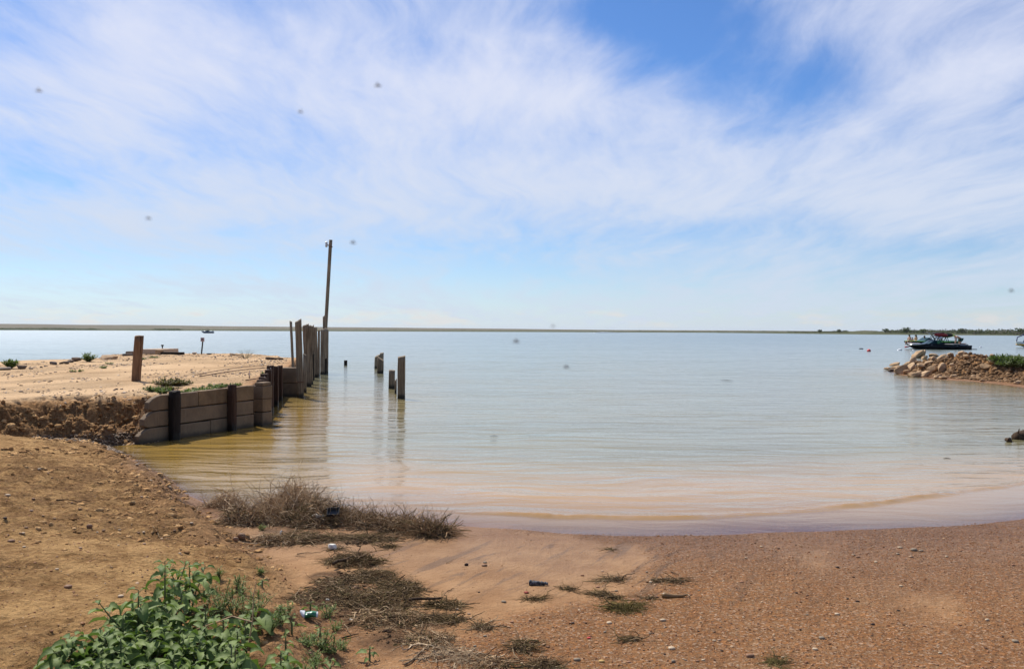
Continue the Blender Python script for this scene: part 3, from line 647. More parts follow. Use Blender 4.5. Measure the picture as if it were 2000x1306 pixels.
def wpost(px, ytop, wpx, seed, material, off=0.075):
    k = wallx(px); P = A0+u*k+nrm*off; t = D(px, ytop, P.y); wd = wpx*P.y/FPX
    o = timber('post', (P.x, P.y, 0), (P.x+0.0, P.y, t.z), wd, 0.13, M[material], None, parent=rw, seed=seed, rnd_=False, yaw=yawu, slant=0.015); return o
wpost(334.5, 763.5, 19.5, 31, 'tar'); wpost(447, 751, 13.6, 32, 'rustpost')
# stacked corner blocks and the second wall that runs away from the viewer
cb = empty('block_pillar', tuple(W(509, 831, 0)), 'pillar of three stacked concrete blocks at the corner of the retaining wall', 'pillar')
P0 = W(509, 831, 0)
for i in range(3):
    mb = MB(); mb.box((0, 0.14, -0.2+0.30*i+0.15 if i == 0 else 0.25*i+0.14), (0.215, 0.30, 0.60 if i == 0 else 0.244), Matrix.Rotation(DEG(-20), 3, 'Z')); o = mb.build('block', M['concrete'], cb, bevel=0.012)
    o.data.materials[0] = M['concrete']
    o.rotation_euler = (0, 0, DEG((0, 2.5, -1.5)[i]))
mb = MB(); mb.box((0.0, 0.14, 0.80), (0.2, 0.28, 0.07), Matrix.Rotation(DEG(-14), 3, 'Z')); mb.build('cap_stone', M['concrete'], cb, bevel=0.02)
w2 = empty('side_wall', tuple(W(525, 822, 0)), 'dark side wall of rusty brown posts and planks running back from the corner', 'retaining wall')
B0 = Vector((-4.99, 16.05, 0)); B1 = Vector((-6.40, 22.75, 0)); w2.location = B0; v2 = (B1-B0); L2 = v2.length; v2.normalize()
for c_ in range(3):
    mb = MB(); z_a = (-0.4, 0.25, 0.51)[c_]; z_b = (0.24, 0.50, 0.76)[c_]
    mb.box(tuple(v2*(L2/2)+Vector((-0.06, 0, (z_a+z_b)/2))), (0.10, L2, z_b-z_a), Matrix.Rotation(math.atan2(-v2.x, v2.y), 3, 'Z'))
    mb.build('plank', M['rustpost'], w2, bevel=0.01)
for i, (k, zt, wd) in enumerate([(0.25, 0.86, .16), (0.62, 0.89, .15), (1.0, 0.94, .15), (2.0, 0.98, .15), (2.5, 1.05, .15), (4.2, 0.96, .13), (5.6, .92, .13)]):
    P = B0+v2*k+Vector((0.05, 0, 0))
    o = timber('post', (P.x, P.y, 0), (P.x+0.0, P.y, zt), wd, 0.16, M['rustpost'], None, parent=w2, seed=40+i, rnd_=False, yaw=0.1, slant=0.01)
    if i in (0, 1, 2, 4):
        mb = MB()
        for dx in (-0.03, 0.035): mb.tube([(dx, -0.085, zt-0.07+dx*0.4), (dx, -0.10, zt-0.07+dx*0.4)], 0.013, 8)
        q = mb.build('bolts', M['metal'], w2); q.location = P-B0
# pale concrete block wall beside the dock boards
w3 = empty('block_wall', (-6.2, 22.9, 0), 'short two-course concrete block wall topped with sand beside the leaning pole', 'wall')
for i, (xa, xb_) in enumerate([(-6.47, -5.98), (-6.49, -5.96)]):
    mb = MB(); z_a = (-0.5, 0.375)[i]; z_b = (0.365, 0.80)[i]
    mb.box(((xa+xb_)/2+6.2, 0.2, (z_a+z_b)/2), (xb_-xa, 0.45, z_b-z_a), None); mb.build('block', M['concrete'], w3, bevel=0.02)
# rods lying over the sand
def rod(name, pts, rad, label, mt='rust', grp=None):
    mb = MB(); P0_ = pts[0]; mb.tube([p-P0_ for p in pts], rad, 6); o = mb.build(name, M[mt], None, True); o.location = P0_; return tag(o, label, 'rod', grp)
def rodpts(a, b, n=9, sag=0.0, zoff=0.02):
    out = []
    for i in range(n):
        t = i/(n-1); p = G(a[0]+(b[0]-a[0])*t, a[1]+(b[1]-a[1])*t); out.append(Vector((p.x, p.y, g1(p.x, p.y)+zoff+sag*math.sin(math.pi*t))))
    return out
rod('iron_rod', rodpts((390, 738), (533, 719), sag=0.03, zoff=0.035), 0.012, 'long rusty tie rod stretched over the sand to the side wall posts')
rod('iron_rod', rodpts((380, 736.5), (534, 716.5), sag=0.05, zoff=0.05), 0.009, 'thin rusty rod just behind the long tie rod on the sand')
rod('iron_rod', rodpts((480, 745), (521, 738.5), zoff=0.03), 0.013, 'short dark rod on the sand behind the corner pillar')
rod('iron_rod', [p for p in rodpts((487, 739), (487.5, 725), 4, zoff=0.02)], 0.012, 'short bent rusty hook rod standing across the tie rod')
# ------------------------------------------------------------------ things on the point
pbv = G(262, 744.5); tp = D(269.3, 656, pbv.y)
o = timber('round_post', (pbv.x, pbv.y+0.09, g1(pbv.x, pbv.y+.09)), (tp.x, tp.y+0.06, tp.z), 17.6*pbv.y/FPX, 0.19, M['post_brown'], 'thick reddish brown wooden post leaning right on the sandy point', 'post', seed=51, slant=0.01, z0=0.4)
slab = G(293, 692.5); dS = slab.y; fw = dS/FPX
cs = empty('concrete_slab', (slab.x, dS, g1(slab.x, dS)), 'pale flat concrete slab at the far edge of the sandy point behind the brown post', 'slab')
mb = MB(); mb.box((0.05, 0.7, 0.13), (42*fw, 1.7, 0.20), Matrix.Rotation(DEG(-6), 3, 'Z')); mb.build('slab_top', M['stonepale'], cs, bevel=0.03)
mb = MB(); mb.box((0.45, -0.12, 0.10), (15*fw, 0.3, 0.24), Matrix.Rotation(DEG(20), 3, 'Z')); mb.build('broken_corner', M['rock'], cs, bevel=0.05)
mb = MB(); mb.tube([(0.0, 1.2, 0.22), (0.0, 1.2, 0.33), (0, 1.2, 0.34), (0, 1.2, 0.39)], [0.025, 0.025, 0.06, 0.06], 8); mb.build('bollard', M['tar'], cs, True)
for (px, py, w_, h_, lab, mt) in [(254, 693.5, 16, 9, 'dark broken concrete block left of the brown post at the far sand edge', 'rockdark'), (245, 695, 9, 6, 'small dark block lowest at the left end of the far slab', 'rockdark')]:
    p = G(px, py); f = p.y/FPX; mb = MB(); mb.box((0, 0.2, h_*f/2-0.03), (w_*f, 0.5, h_*f), Matrix.Rotation(DEG(random.uniform(-12, 12)), 3, 'Z')); o = mb.build('concrete_block', M[mt], None, bevel=0.04); o.location = (p.x, p.y, g1(p.x, p.y)); tag(o, lab, 'block')
p = G(331, 692.6); f = p.y/FPX; mb = MB(); mb.box((0, 0, 0.03), (44*f, 0.25, 0.13), Matrix.Rotation(DEG(-3), 3, 'Z')); o = mb.build('edge_beam', M['tar'], None, bevel=0.02); o.location = (p.x, p.y+0.3, g1(p.x, p.y+0.3)); tag(o, 'long black edge beam lying right of the pale slab at the far sand edge', 'beam')
# sign
p = G(393, 691.5); f = p.y/FPX; sg = empty('sign', (p.x, p.y, g1(p.x, p.y)), 'small square notice sign on a thin dark post at the far edge of the sand', 'sign')
t1 = D(396.2, 660, p.y)-sg.location; mb = MB(); mb.box((t1.x/2, 0, (t1.z-0.2)/2+0.0), (0.045, 0.04, t1.z+0.2), Matrix.Rotation(math.atan2(t1.x, t1.z), 3, 'Y')); mb.build('post', M['tar'], sg)
c = D(396.2, 663, p.y)-sg.location
M['signface'] = plain('sign_face', (0.42, 0.33, 0.33), 0.5, 0.08)
M['signmark'] = plain('sign_print', (0.10, 0.04, 0.05), 0.6)
mb = MB(); mb.box((c.x, -0.04, c.z), (7.4*f, 0.02, 8.0*f)); pn = mb.build('panel', M['signface'], sg, bevel=0.004)
mb = MB()
for (zz_, ww) in ((1.6, 3.2), (-0.2, 5.0), (-1.6, 4.6)): mb.box((c.x, -0.056, c.z+zz_*f), (ww*f, 0.01, (1.3 if zz_ > 1 else 0.5)*f))
mb.build('printing', M['signmark'], pn)
# ------------------------------------------------------------------ rocks
def rock(px, py, wpx, hpx, label, mt='rock', grp=None, seed=0, tilt=0.0, z=None, name='rock', dpt=0.8, sharp=0.3, dy=0.0):
    p = G(px, py) if z is None else W(px, py, z); f = p.y/FPX; r = np.random.default_rng(seed)
    V, F_ = ICO[1]; V = V.copy(); V = np.sign(V)*np.abs(V)**0.6
    for k in range(10):
        d = r.normal(size=3); d /= np.linalg.norm(d); cut = 0.58+0.25*r.random(); q = V@d; V = V-np.maximum(q-cut, 0)[:, None]*d
    V *= 1+sharp*0.25*(r.random((len(V), 1))-0.5)
    V = V*np.array([wpx*f/2*1.1, wpx*f/2*dpt, hpx*f/2*1.1]); c_, s_ = math.cos(tilt), math.sin(tilt)
    V = np.stack([V[:, 0]*c_-V[:, 2]*s_, V[:, 1], V[:, 0]*s_+V[:, 2]*c_], 1)
    o = mesh_np(name, V, F_, M[mt], None, False); zb_ = g1(p.x, p.y) if z is None else z
    o.location = (p.x, p.y+wpx*f/2*dpt*0.5+dy, max(zb_, 0)+hpx*f*0.42); return tag(o, label, 'rock', grp)
GR = 'dark rocks along the back edge of the point'
rock(40, 721, 22, 9, 'dark flat boulder right of the leafy bush at the left edge of the far shore', 'rockdark', GR, 1)
rock(5, 723, 34, 7, 'long low dark rock at the left edge behind the sand', 'rockdark', GR, 2)
rock(104, 712.5, 14, 8, 'left end rock of the dark heap on the back edge of the sand', 'rockdark', GR, 3)
for i, (px, py, w_, h_) in enumerate([(118, 711, 10, 5), (128, 711, 15, 6), (137, 708, 14, 7)]): rock(px, py, w_, h_, 'small dark rock in the middle of the heap on the back edge of the sand', 'rockdark', GR, 4+i)
rock(148, 706, 19, 9, 'biggest topmost rock of the dark heap on the back edge of the sand', 'rockdark', GR, 8)
for i, (px, py, w_, h_) in enumerate([(60, 721, 9, 4), (80, 718, 7, 3), (88, 716, 8, 3)]): rock(px, py, w_, h_, 'little dark stone in the gap between the bush boulder and the dark heap', 'rockdark', GR, 14+i)
rock(213, 702, 34, 11, 'low sand coloured rock mound on the far sand edge left of the brown post', 'rock', GR, 18, sharp=0.1)
rock(378, 692, 10, 5, 'small pale stone left of the sign at the far sand edge', 'stonepale', GR, 19)
rock(408, 692.5, 10, 3, 'thin dark stone right of the sign post', 'rockdark', GR, 20)
# driftwood on the point
def stick(pa, pb_, rad, label, mt='stick', name='stick', lift=0.01, n=7, wob=0.02, seed=0, grp=None, zend=0.0):
    r = random.Random(seed); a, b_ = G(*pa), G(*pb_); pts = []; L_ = (b_-a).length
    for i in range(n):
        t = i/(n-1); q = a.lerp(b_, t); q.z = max(g1(q.x, q.y), -0.02)+rad*0.8+lift+zend*t; q += Vector((r.uniform(-1, 1), r.uniform(-1, 1), r.uniform(-.3, .6)))*wob*L_*(0 < i < n-1); pts.append(q)
    mb = MB(); P0_ = pts[0].copy(); mb.tube([q-P0_ for q in pts], [rad*(1-0.45*i/(n-1))*r.uniform(.85, 1.15) for i in range(n)], 8)
    o = mb.build(name, M[mt], None, True); o.location = P0_; return tag(o, label, 'stick', grp)
stick((450, 692.5), (476, 700), 0.035, 'pale plank of driftwood sloping at the back edge of the sand below the twiggy plant', 'stick', 'driftwood')
stick((520, 702), (552, 703.5), 0.05, 'dark flat driftwood at the back edge of the sand left of the leaning pole', 'darkstick', 'driftwood', seed=3)
# right spit rocks
GS = 'sandstone boulders of the spit'
spit = [(1742, 725, 14, 6, .2), (1760, 730, 30, 19, .45), (1734, 722, 14, 6, 0), (1749, 722, 24, 9, .2), (1751, 714, 22, 9, .25), (1773, 716, 20, 11, .5), (1781, 712, 12, 8, .3), (1783, 722, 22, 13, .6), (1772, 731, 15, 12, .2),
        (1795, 699, 28, 16, .55), (1800, 692, 34, 15, .5), (1785, 709, 16, 13, .3), (1804, 720, 22, 14, .2), (1815, 713, 18, 10, .3), (1797, 732, 17, 12, .1), (1788, 736, 26, 10, .1), (1811, 736, 30, 16, .35), (1824, 729, 18, 18, .5), (1841, 727, 20, 18, .7), (1833, 739, 18, 10, .2), (1845, 740, 20, 7, 0),
        (1808, 702, 14, 10, .1), (1822, 705, 15, 9, .2), (1838, 702, 13, 8, .1), (1858, 697, 14, 9, -.3), (1880, 695, 18, 11, .2), (1893, 702, 22, 11, -.4), (1930, 722, 30, 12, -.2), (1940, 713, 18, 9, -.5), (1865, 738, 16, 9, .2), (1826, 694, 18, 10, 0), (1845, 690, 14, 10, 0.1), (1905, 738, 14, 7, 0), (1920, 745, 12, 6, 0), (1860, 716, 13, 8, .2), (1990, 750, 16, 9, .1)]
lab = {0: 'dark low stone at the water end of the boulder spit', 1: 'largest smooth boulder at the left water edge of the spit', 10: 'topmost slanting slab on the boulder spit, in front of the boats', 9: 'second slanting slab just below the topmost one on the spit', 27: 'flat pale slab half buried in the dirt of the spit near the green plants', 16: 'long tilted boulder at the waterline in the middle of the spit', 17: 'upright narrow boulder above the waterline in the middle of the spit', 18: 'tilted boulder right of the upright narrow one on the spit', 25: 'round boulder against the dark hollow on the spit ridge', 26: 'boulder sloping right on the spit ridge behind the stern of the black boat'}
for i, (px, py, w_, h_, tl) in enumerate(spit):
    rock(px, py, w_, h_*0.9, lab.get(i, ('tan boulder low at the water end of the spit' if px < 1780 else 'tan boulder high on the ridge of the spit' if py < 712 else 'tan boulder on the near slope in the middle of the spit') if px < 1850 else 'tan stone embedded in the dirt slope of the spit'), 'rockdark' if i == 0 else 'rock', GS, 100+i, tl)
# ------------------------------------------------------------------ loose earth and gravel
def land_pts(n, xr, yr, cond, seed):
    r = np.random.default_rng(seed); x_ = r.uniform(*xr, n); y_ = r.uniform(*yr, n); z_ = g(x_, y_); k = cond(x_, y_, z_, r.random(n)); return x_[k], y_[k], z_[k]
def colr(n, cols, seed, jit=0.15):
    r = np.random.default_rng(seed); C = np.array(cols)[r.integers(0, len(cols), n)]; C = C*(1+jit*(r.random((n, 1))*2-1)); return np.concatenate([C, np.ones((n, 1))], 1)
def stones(name, P, size, cols, material, label, sub=0, seed=1, squash=.5, rough=.25):
    V, F_, k = scatter_stones(P, size, sub, squash, rough, seed); C = np.repeat(colr(len(P), cols, seed), k, 0)
    o = mesh_np(name, V, F_, M[material], None, sub > 0, dict(col=C)); return tag(o, label, kind='stuff')
PEB = [(0.27, 0.12, 0.055), (0.40, 0.21, 0.10), (0.20, 0.085, 0.04), (0.46, 0.29, 0.16), (0.12, 0.06, 0.035), (0.30, 0.14, 0.06), (0.35, 0.17, 0.08), (0.44, 0.22, 0.10), (0.48, 0.32, 0.19), (0.22, 0.10, 0.05), (0.33, 0.15, 0.07)]
def gmask(x_, y_): return sm(fbm(x_*1.3-y_*0.5, y_*0.45+x_*0.2, 210, 5)+0.80*sm(x_, -0.2, 1.6)+0.55*sm(y_, 5.6, 4.0)*sm(x_, -1.5, 0)-1.1*sm(np.hypot(x_-0.2, (y_-6.4)*1.2), 1.7, 0.8), -0.25, 0.55)
r_ = np.random.default_rng(5); n_ = 150000
rad = 2.6+6.6*r_.random(n_)**1.0; th = r_.uniform(-0.60, 0.66, n_); x_ = rad*np.sin(th); y_ = rad*np.cos(th)
gm = gmask(x_, y_); dbk = sdist(BANK, x_, y_); dl = sdist(LAND, x_, y_)
k = (r_.random(n_) < np.where(dbk > 0, 0.10, gm**1.3*0.45+0.02)) & (dl > -0.05)
x_, y_ = x_[k], y_[k]; z_ = g(x_, y_); sz = 0.0022+0.0032*r_.random(len(x_))**2+0.007*(r_.random(len(x_))**22)
print('gravel', len(x_))
stones('gravel', np.stack([x_, y_, z_+sz*0.25], 1), sz, PEB, 'pebble', 'fine reddish gravel strewn over the beach', 0, 6, .6)
# clods
CL = [(0.32, 0.175, 0.072), (0.44, 0.255, 0.108), (0.24, 0.128, 0.052), (0.50, 0.305, 0.14)]
dPf = lambda a, b: sdist(PEN, a, b)
def ccond(x_, y_, z_, q):
    d_ = dPf(x_, y_); b_ = sdist(BANK, x_, y_); n2_ = fbm(x_*1.5, y_*1.5, 401, 3)
    cutz = (d_ > -0.5) & (d_ < 0.75) & (y_ < 14.2)
    edge_ = (b_ > -0.10) & (b_ < 0.75) & (y_ > 5.4) & (n2_ > -0.35)
    return (cutz & (q < 0.9)) | (edge_ & (q < 0.55+0*n2_) & (q < 1.1*sm(n2_, -.35, .25))) | ((b_ > 0.0) & (y_ > 3) & (n2_ > 0.12) & (q < 0.5*sm(n2_, .12, .5))) | ((b_ > 0) & (q < 0.03))
x_, y_, z_ = land_pts(110000, (-11, -0.3), (3.0, 14.4), ccond, 21)
rs_ = np.random.default_rng(3).random(len(x_)); sz = (0.005+0.030*rs_**7)*np.clip(y_/9, .55, 1.3)
print('clods', len(x_))
stones('earth_clods', np.stack([x_, y_, z_-sz*0.15], 1), sz*1.15, CL, 'clod', 'crumbling earth clods along the cut bank', 1, 22, .62, .42)
x_, y_, z_ = land_pts(60000, (16.0, 22), (24, 40.5), lambda a, b, c, q: (sdist(PROM, a, b) > -0.5) & (c > 0.02) & (q < 0.9*sm(sdist(PROM, a, b), 2.6, 0.2)), 31)
rs_ = np.random.default_rng(4).random(len(x_)); sz = 0.015+0.075*rs_**4
stones('dirt_rubble', np.stack([x_, y_, z_+sz*0.15], 1), sz, [(0.16, 0.09, 0.045), (0.24, 0.145, 0.075), (0.33, 0.21, 0.12), (0.11, 0.065, 0.035)], 'clod', 'dirt rubble covering the slope of the spit', 1, 32, .7, .25)
x_, y_, z_ = land_pts(60000, (-3.2, 0.6), (3.6, 8.6), lambda a, b, c, q: q < 0.85*sm(np.maximum.reduce([np.exp(-((a-W(px, py, .1).x)**2+(b-W(px, py, .1).y)**2)/(s_*s_)*1.2) for (px, py, s_) in [(660, 1155, .36), (725, 1185, .34), (790, 1165, .16), (690, 1110, .2), (640, 1125, .18), (770, 1235, .25), (560, 1035, .22), (700, 1040, .2), (480, 1040, .16)]])+.3*fbm(a*5, b*5, 221, 4), .35, 1.0)**1.3, 38)
sz = (0.003+0.014*np.random.default_rng(12).random(len(x_))**4)*y_/6
stones('rotting_litter', np.stack([x_, y_, z_+sz*.1], 1), sz, [(0.07, .040, .022), (0.11, .066, .036), (0.045, .027, .016), (0.17, .105, .055)], 'clod', 'dark rotting litter and soil crumbs among the washed-up weed', 1, 39, .6, .45)
# pebbles on the bank foot and grit on the point
x_, y_, z_ = land_pts(16000, (-8.2, -5.8), (12.2, 13.6), lambda a, b, c, q: (c > -0.02) & (c < 0.16), 33)
sz = 0.008+0.022*np.random.default_rng(9).random(len(x_))**2
stones('pebbles', np.stack([x_, y_, z_+sz*0.3], 1), sz, [(0.12, .075, .045), (0.2, .13, .08), (0.3, .21, .14), (0.08, .05, .03)], 'pebble', 'wet pebbles at the foot of the cut bank', 0, 34)
x_, y_, z_ = land_pts(26000, (-22, -6), (12.5, 38), lambda a, b, c, q: (dPf(a, b) > 0.3) & (q < 0.05+0.55*(fbm(a*.6, b*.6, 411, 4) > 0.10)), 35)
sz = 0.010+0.030*np.random.default_rng(10).random(len(x_))**3
stones('stone_grit', np.stack([x_, y_, z_+sz*0.2], 1), sz, [(0.42, .29, .19), (0.25, .17, .11), (0.6, .47, .35), (0.16, .11, .08)], 'pebble', 'small stones scattered over the sandy point', 0, 36)
# countable pebbles
def pebble(px, py, wpx, tone, label, grp, seed, h=0.5):
    p = G(px, py); f = p.y/FPX; r = np.random.default_rng(seed); V, F_ = ICO[1]; a = r.uniform(-.5, .5)
    V = V*(1+0.12*(r.random((len(V), 1))-0.5)); V = np.sign(V)*np.abs(V)**0.85*np.array([wpx*f/2, wpx*f/2*r.uniform(.55, .9), wpx*f/2*h])
    V = np.stack([V[:, 0]*math.cos(a)-V[:, 1]*math.sin(a), V[:, 0]*math.sin(a)+V[:, 1]*math.cos(a), V[:, 2]], 1)
    o = mesh_np('pebble', V, F_, M['pebble'], None, True, dict(col=np.tile((*tone, 1), (len(V), 1)))); o.location = (p.x, p.y, g1(p.x, p.y)+wpx*f*h*0.28)
    return tag(o, label, 'pebble', grp)
PALE, GREYP, BRN, DRK, RED = (0.52, 0.40, 0.27), (0.26, 0.205, 0.145), (0.26, 0.15, 0.09), (0.055, 0.035, 0.028), (0.32, 0.07, 0.05)
singles = [(1295, 1212, 12, PALE, 'flat pale pebble on the sand below the curled brown pod'), (946, 1105, 11, BRN, 'brown pebble, lower of the pair on the smooth sand'), (947, 1099, 8, GREYP, 'small grey pebble, upper of the pair on the smooth sand'), (911, 1104, 8, DRK, 'dark round pebble left of the brown pair on the smooth sand'),
 (984, 1176, 11, GREYP, 'grey oval pebble above the gravel, left of the weed scraps'), (1190, 1217, 11, PALE, 'pale flat pebble on the gravel below the green weed clump'), (1118, 1217, 8, DRK, 'black pebble on the gravel near the bottom middle'), (1028, 1158, 10, RED, 'reddish brown pebble under the broken dark bottle'),
 (1785, 1075, 14, GREYP, 'largest grey pebble of the cluster by the wet hollow near the right waterline'), (1799, 1076, 9, GREYP, 'smaller grey pebble right beside the largest one by the wet hollow'), (1758, 1070, 9, PALE, 'pinkish pebble at the left end of the wet hollow'), (1928, 1211, 10, PALE, 'bright pebble alone on the sand toward the right edge'), (1983, 1253, 13, GREYP, 'grey pebble at the right edge near the bottom'),
 (1605, 1246, 12, GREYP, 'blue grey pebble on the gravel right of centre near the bottom'), (1635, 1200, 10, PALE, 'pale brown pebble on the gravel right of centre'), (1465, 1282, 18, BRN, 'long brown pebble near the bottom centre right'), (1760, 1145, 8, PALE, 'small pale pebble in the middle of the right sand'), (1705, 1220, 9, DRK, 'flat black pebble at the lower end of the bare sand streak'),
 (1675, 1175, 8, DRK, 'small black pebble at the upper end of the bare sand streak'), (1667, 1084, 8, GREYP, 'upper one of two grey brown pebbles below the waterline'), (1676, 1089, 9, BRN, 'lower one of two grey brown pebbles below the waterline'), (1711, 1098, 7, PALE, 'white pebble below the waterline right of the brown pair'), (1487, 1068, 7, PALE, 'white pebble just below the waterline near the middle right'),
 (1395, 1251, 8, PALE, 'white pebble on the sand at the lower centre right'), (1592, 1268, 11, PALE, 'pinkish flat pebble near the bottom right of centre'), (1312, 1267, 14, PALE, 'flat tan pebble near the bottom centre'), (1175, 1292, 12, (0.5, .33, .12), 'ochre pebble near the bottom edge centre'), (1127, 1289, 14, GREYP, 'grey pebble near the bottom edge left of the ochre one'), (1315, 1293, 9, GREYP, 'grey round pebble at the bottom edge centre right'),
 (472, 1052, 17, (0.23, .14, .085), 'round brown stone, larger of the two below the dry brush'), (460, 1056, 12, (0.33, .2, .12), 'smaller tan stone beside the round brown one below the dry brush'), (22, 1058, 14, BRN, 'small tan stone lying in the sand at the left edge') , (10, 1013, 9, DRK, 'dark pebble at the far left edge of the bank'), (175, 1031, 12, BRN, 'brown rounded stone in the middle of the left bank'), (15, 969, 12, PALE, 'pale flat stone at the left edge of the bank'),
 (111, 1112, 8, PALE, 'small white stone on the left bank above the green weeds'), (236, 1165, 12, PALE, 'tan stone touching the left side of the green weeds'), (133, 1147, 16, BRN, 'brown stone beside the dirt ridge on the left bank'), (696, 1148, 12, BRN, 'brown stone half sunk in the dark soil'), (605, 1278, 9, BRN, 'round brown stone among the small weeds near the bottom'), (331, 953, 9, PALE, 'pale stone among the clods on the edge of the left bank')]
for i, (a, b_, c_, d_, e_) in enumerate(singles): pebble(a, b_, c_, d_, e_, None, 500+i, 0.8 if 'round' in e_ else 0.45)
rq = random.Random(3)
for i in range(70):
    px = rq.uniform(880, 1990); py = 1060+240*rq.random()**0.7
    pebble(px, py, rq.uniform(4, 8), rq.choice([PALE, BRN, GREYP, (0.36, .19, .11), DRK, (0.45, .3, .2)]), 'small loose pebble on the beach '+('just below the waterline' if py < 1120 else 'along the bottom edge' if py > 1240 else 'in the middle of the sand')+(' at the right' if px > 1500 else ' left of the middle' if px < 1200 else ''), 'small pebbles loose on the beach', 600+i)
for i in range(45):
    px = rq.uniform(0, 420); py = 900+190*rq.random()
    pebble(px, py, rq.uniform(4, 8), rq.choice([PALE, BRN, (0.45, .3, .2), (0.3, .18, .1)]), 'small loose stone on the left bank '+('near the crumbling edge' if px > 280 else 'at the far left' if px < 120 else 'in its middle')+(' in the upper part' if py < 980 else ' above the weeds'), 'small stones loose on the left bank', 700+i)
# ------------------------------------------------------------------ plants
def leaves(base, dirs, L_, Wd, droop, seed, jag=0.1, fold=0.25, roll=None):
    """base n x 3, dirs n x 3 unit, blades of length L_ bending down by droop"""
    r = np.random.default_rng(seed); n = len(base); K = 6; ts = np.linspace(0, 1, K+1)
    side = np.cross(dirs, np.array([0, 0, 1.0])); side /= np.linalg.norm(side, axis=1, keepdims=True)+1e-6
    if roll is not None:
        upv = np.cross(side, dirs); side = side*np.cos(roll)[:, None]+upv*np.sin(roll)[:, None]
    V = np.zeros((n, K+1, 3, 3)); 
    hor = dirs.copy()
    p = base.copy()
    for i, t in enumerate(ts):
        wv = (np.sin(math.pi*min(1, t**0.62))**0.85 if 0 < t < 1 else 0.02)*Wd*(1+jag*(r.random(n)*2-1))
        upn = np.cross(side, hor)
        V[:, i, 1] = p
        V[:, i, 0] = p-side*wv[:, None]*0.5+upn*(wv*fold)[:, None]
        V[:, i, 2] = p+side*wv[:, None]*0.5+upn*(wv*fold)[:, None]*(1+0.4*(r.random(n)-.5))[:, None]
        hor = hor-np.array([0, 0, 1.0])*(droop*(0.5+t)/K)[:, None]; hor /= np.linalg.norm(hor, axis=1, keepdims=True)
        p = p+hor*(L_/K)[:, None]
    V = V.reshape(n, -1, 3); F_ = []
    for i in range(K):
        for j in range(2): F_.append((i*3+j, i*3+j+1, (i+1)*3+j+1, (i+1)*3+j))
    F_ = np.array(F_)[None]+(np.arange(n)*(K+1)*3)[:, None, None]
    tone = np.repeat(r.random(n), (K+1)*3)
    return V.reshape(-1, 3), F_.reshape(-1, 4), tone
def sunflower(loc, h, label, grp, seed, nl=14, leaf=0.115, lean=(0, 0)):
    r = np.random.default_rng(seed)
    root = empty('broad_leaf_weed', loc, label, 'weed', grp)
    st = MB(); nst = 1 if h < 0.16 else r.integers(2, 4); B = []; Dr = []; Ls = []
    for s_ in range(nst):
        a = r.uniform(0, 6.28); out = 0.0 if s_ == 0 else r.uniform(.10, .22)*h/0.3; hs = h*(1 if s_ == 0 else r.uniform(.6, .95))
        top_ = Vector((math.cos(a)*out+lean[0], math.sin(a)*out+lean[1], hs)); pts = [Vector((0, 0, -0.03)), top_*0.35+Vector((0, 0, 0.02)), top_*0.7, top_]
        st.tube(pts, [0.006, 0.005, 0.004, 0.002], 6, cap=False)
        m_ = max(5, int(nl*(1 if s_ == 0 else .7)))
        for i in range(m_):
            t = 0.22+0.78*(i/(m_-1))**0.8; an = i*2.4+a; q = top_*t; el = 0.15+0.9*max(0, t-0.72)+r.uniform(-.15, .25)
            d = np.array([math.cos(an)*math.cos(el), math.sin(an)*math.cos(el), math.sin(el)]); pet = 0.035*leaf/0.1*(1.2-t*0.8)
            e = np.array(q)+d*pet; st.tube([q, Vector(e)], 0.0018, 4, cap=False)
            B.append(e); Dr.append(d); Ls.append(leaf*(1.1-0.62*max(0, t-0.55)/0.45)*r.uniform(.7, 1.2))
    B = np.array(B); Dr = np.array(Dr); Ls = np.array(Ls); n = len(B)
    V, F_, tone = leaves(B, Dr, Ls, Ls*r.uniform(.38, .62, n), r.uniform(.6, 2.6, n), seed, 0.26, 0.30, r.uniform(-.5, .5, n))
    mesh_np('foliage', V, F_, M['leaf'], root, True, dict(tone=tone)); st.build('stem', M['stem'], root, True); return root
GW = 'broad-leaved weeds in the green patch at the bottom'
def gp(px, py):
    p = W(px, py, 0.30)
    for _ in range(6): p = W(px, py, g1(p.x, p.y))
    return Vector((p.x, p.y, g1(p.x, p.y)))
named = [(140, 1325, .17, 'leftmost broad-leaved weed of the green patch, pointing at the left edge'), (205, 1330, .19, 'broad-leaved weed second from the left end of the green patch'), (322, 1215, .31, 'topmost tall broad-leaved weed of the green patch, over a dark shadow'), (270, 1275, .29, 'weed with large drooping leaves at the left side of the green patch, below the topmost'), (370, 1200, .28, 'broad-leaved weed right beside the topmost one, lighter green')]
for i, (px, py, h, lb) in enumerate(named): sunflower(gp(px, py), h, lb, GW, 40+i, 18, 0.105 if h > .2 else 0.12)
rp = random.Random(12); cnt = 0
pts_ = []
while cnt < 46:
    px = rp.uniform(140, 560); py = rp.uniform(1225, 1440)
    if py < 1350-(px-140)*0.62 and px < 330: continue
    if px > 500 and py < 1265: continue
    if any(math.hypot(px-a, (py-b_)*1.2) < 23 for a, b_ in pts_): continue
    pts_.append((px, py)); cnt += 1
    h = rp.uniform(.13, .22)*(1.0 if px < 470 else .8)
    sunflower(gp(px, py), h, 'dusty green broad-leaved weed '+('at the lower left of the patch, cut by the bottom edge' if px < 300 else 'at the bottom edge in the middle of the patch' if py > 1330 and px < 440 else 'at the bottom edge on the right of the patch' if py > 1330 else 'in the middle of the patch behind the bottom row' if px < 440 else 'on the right side of the patch near the seedlings'), GW, 100+cnt, 11, rp.uniform(.085, .13))
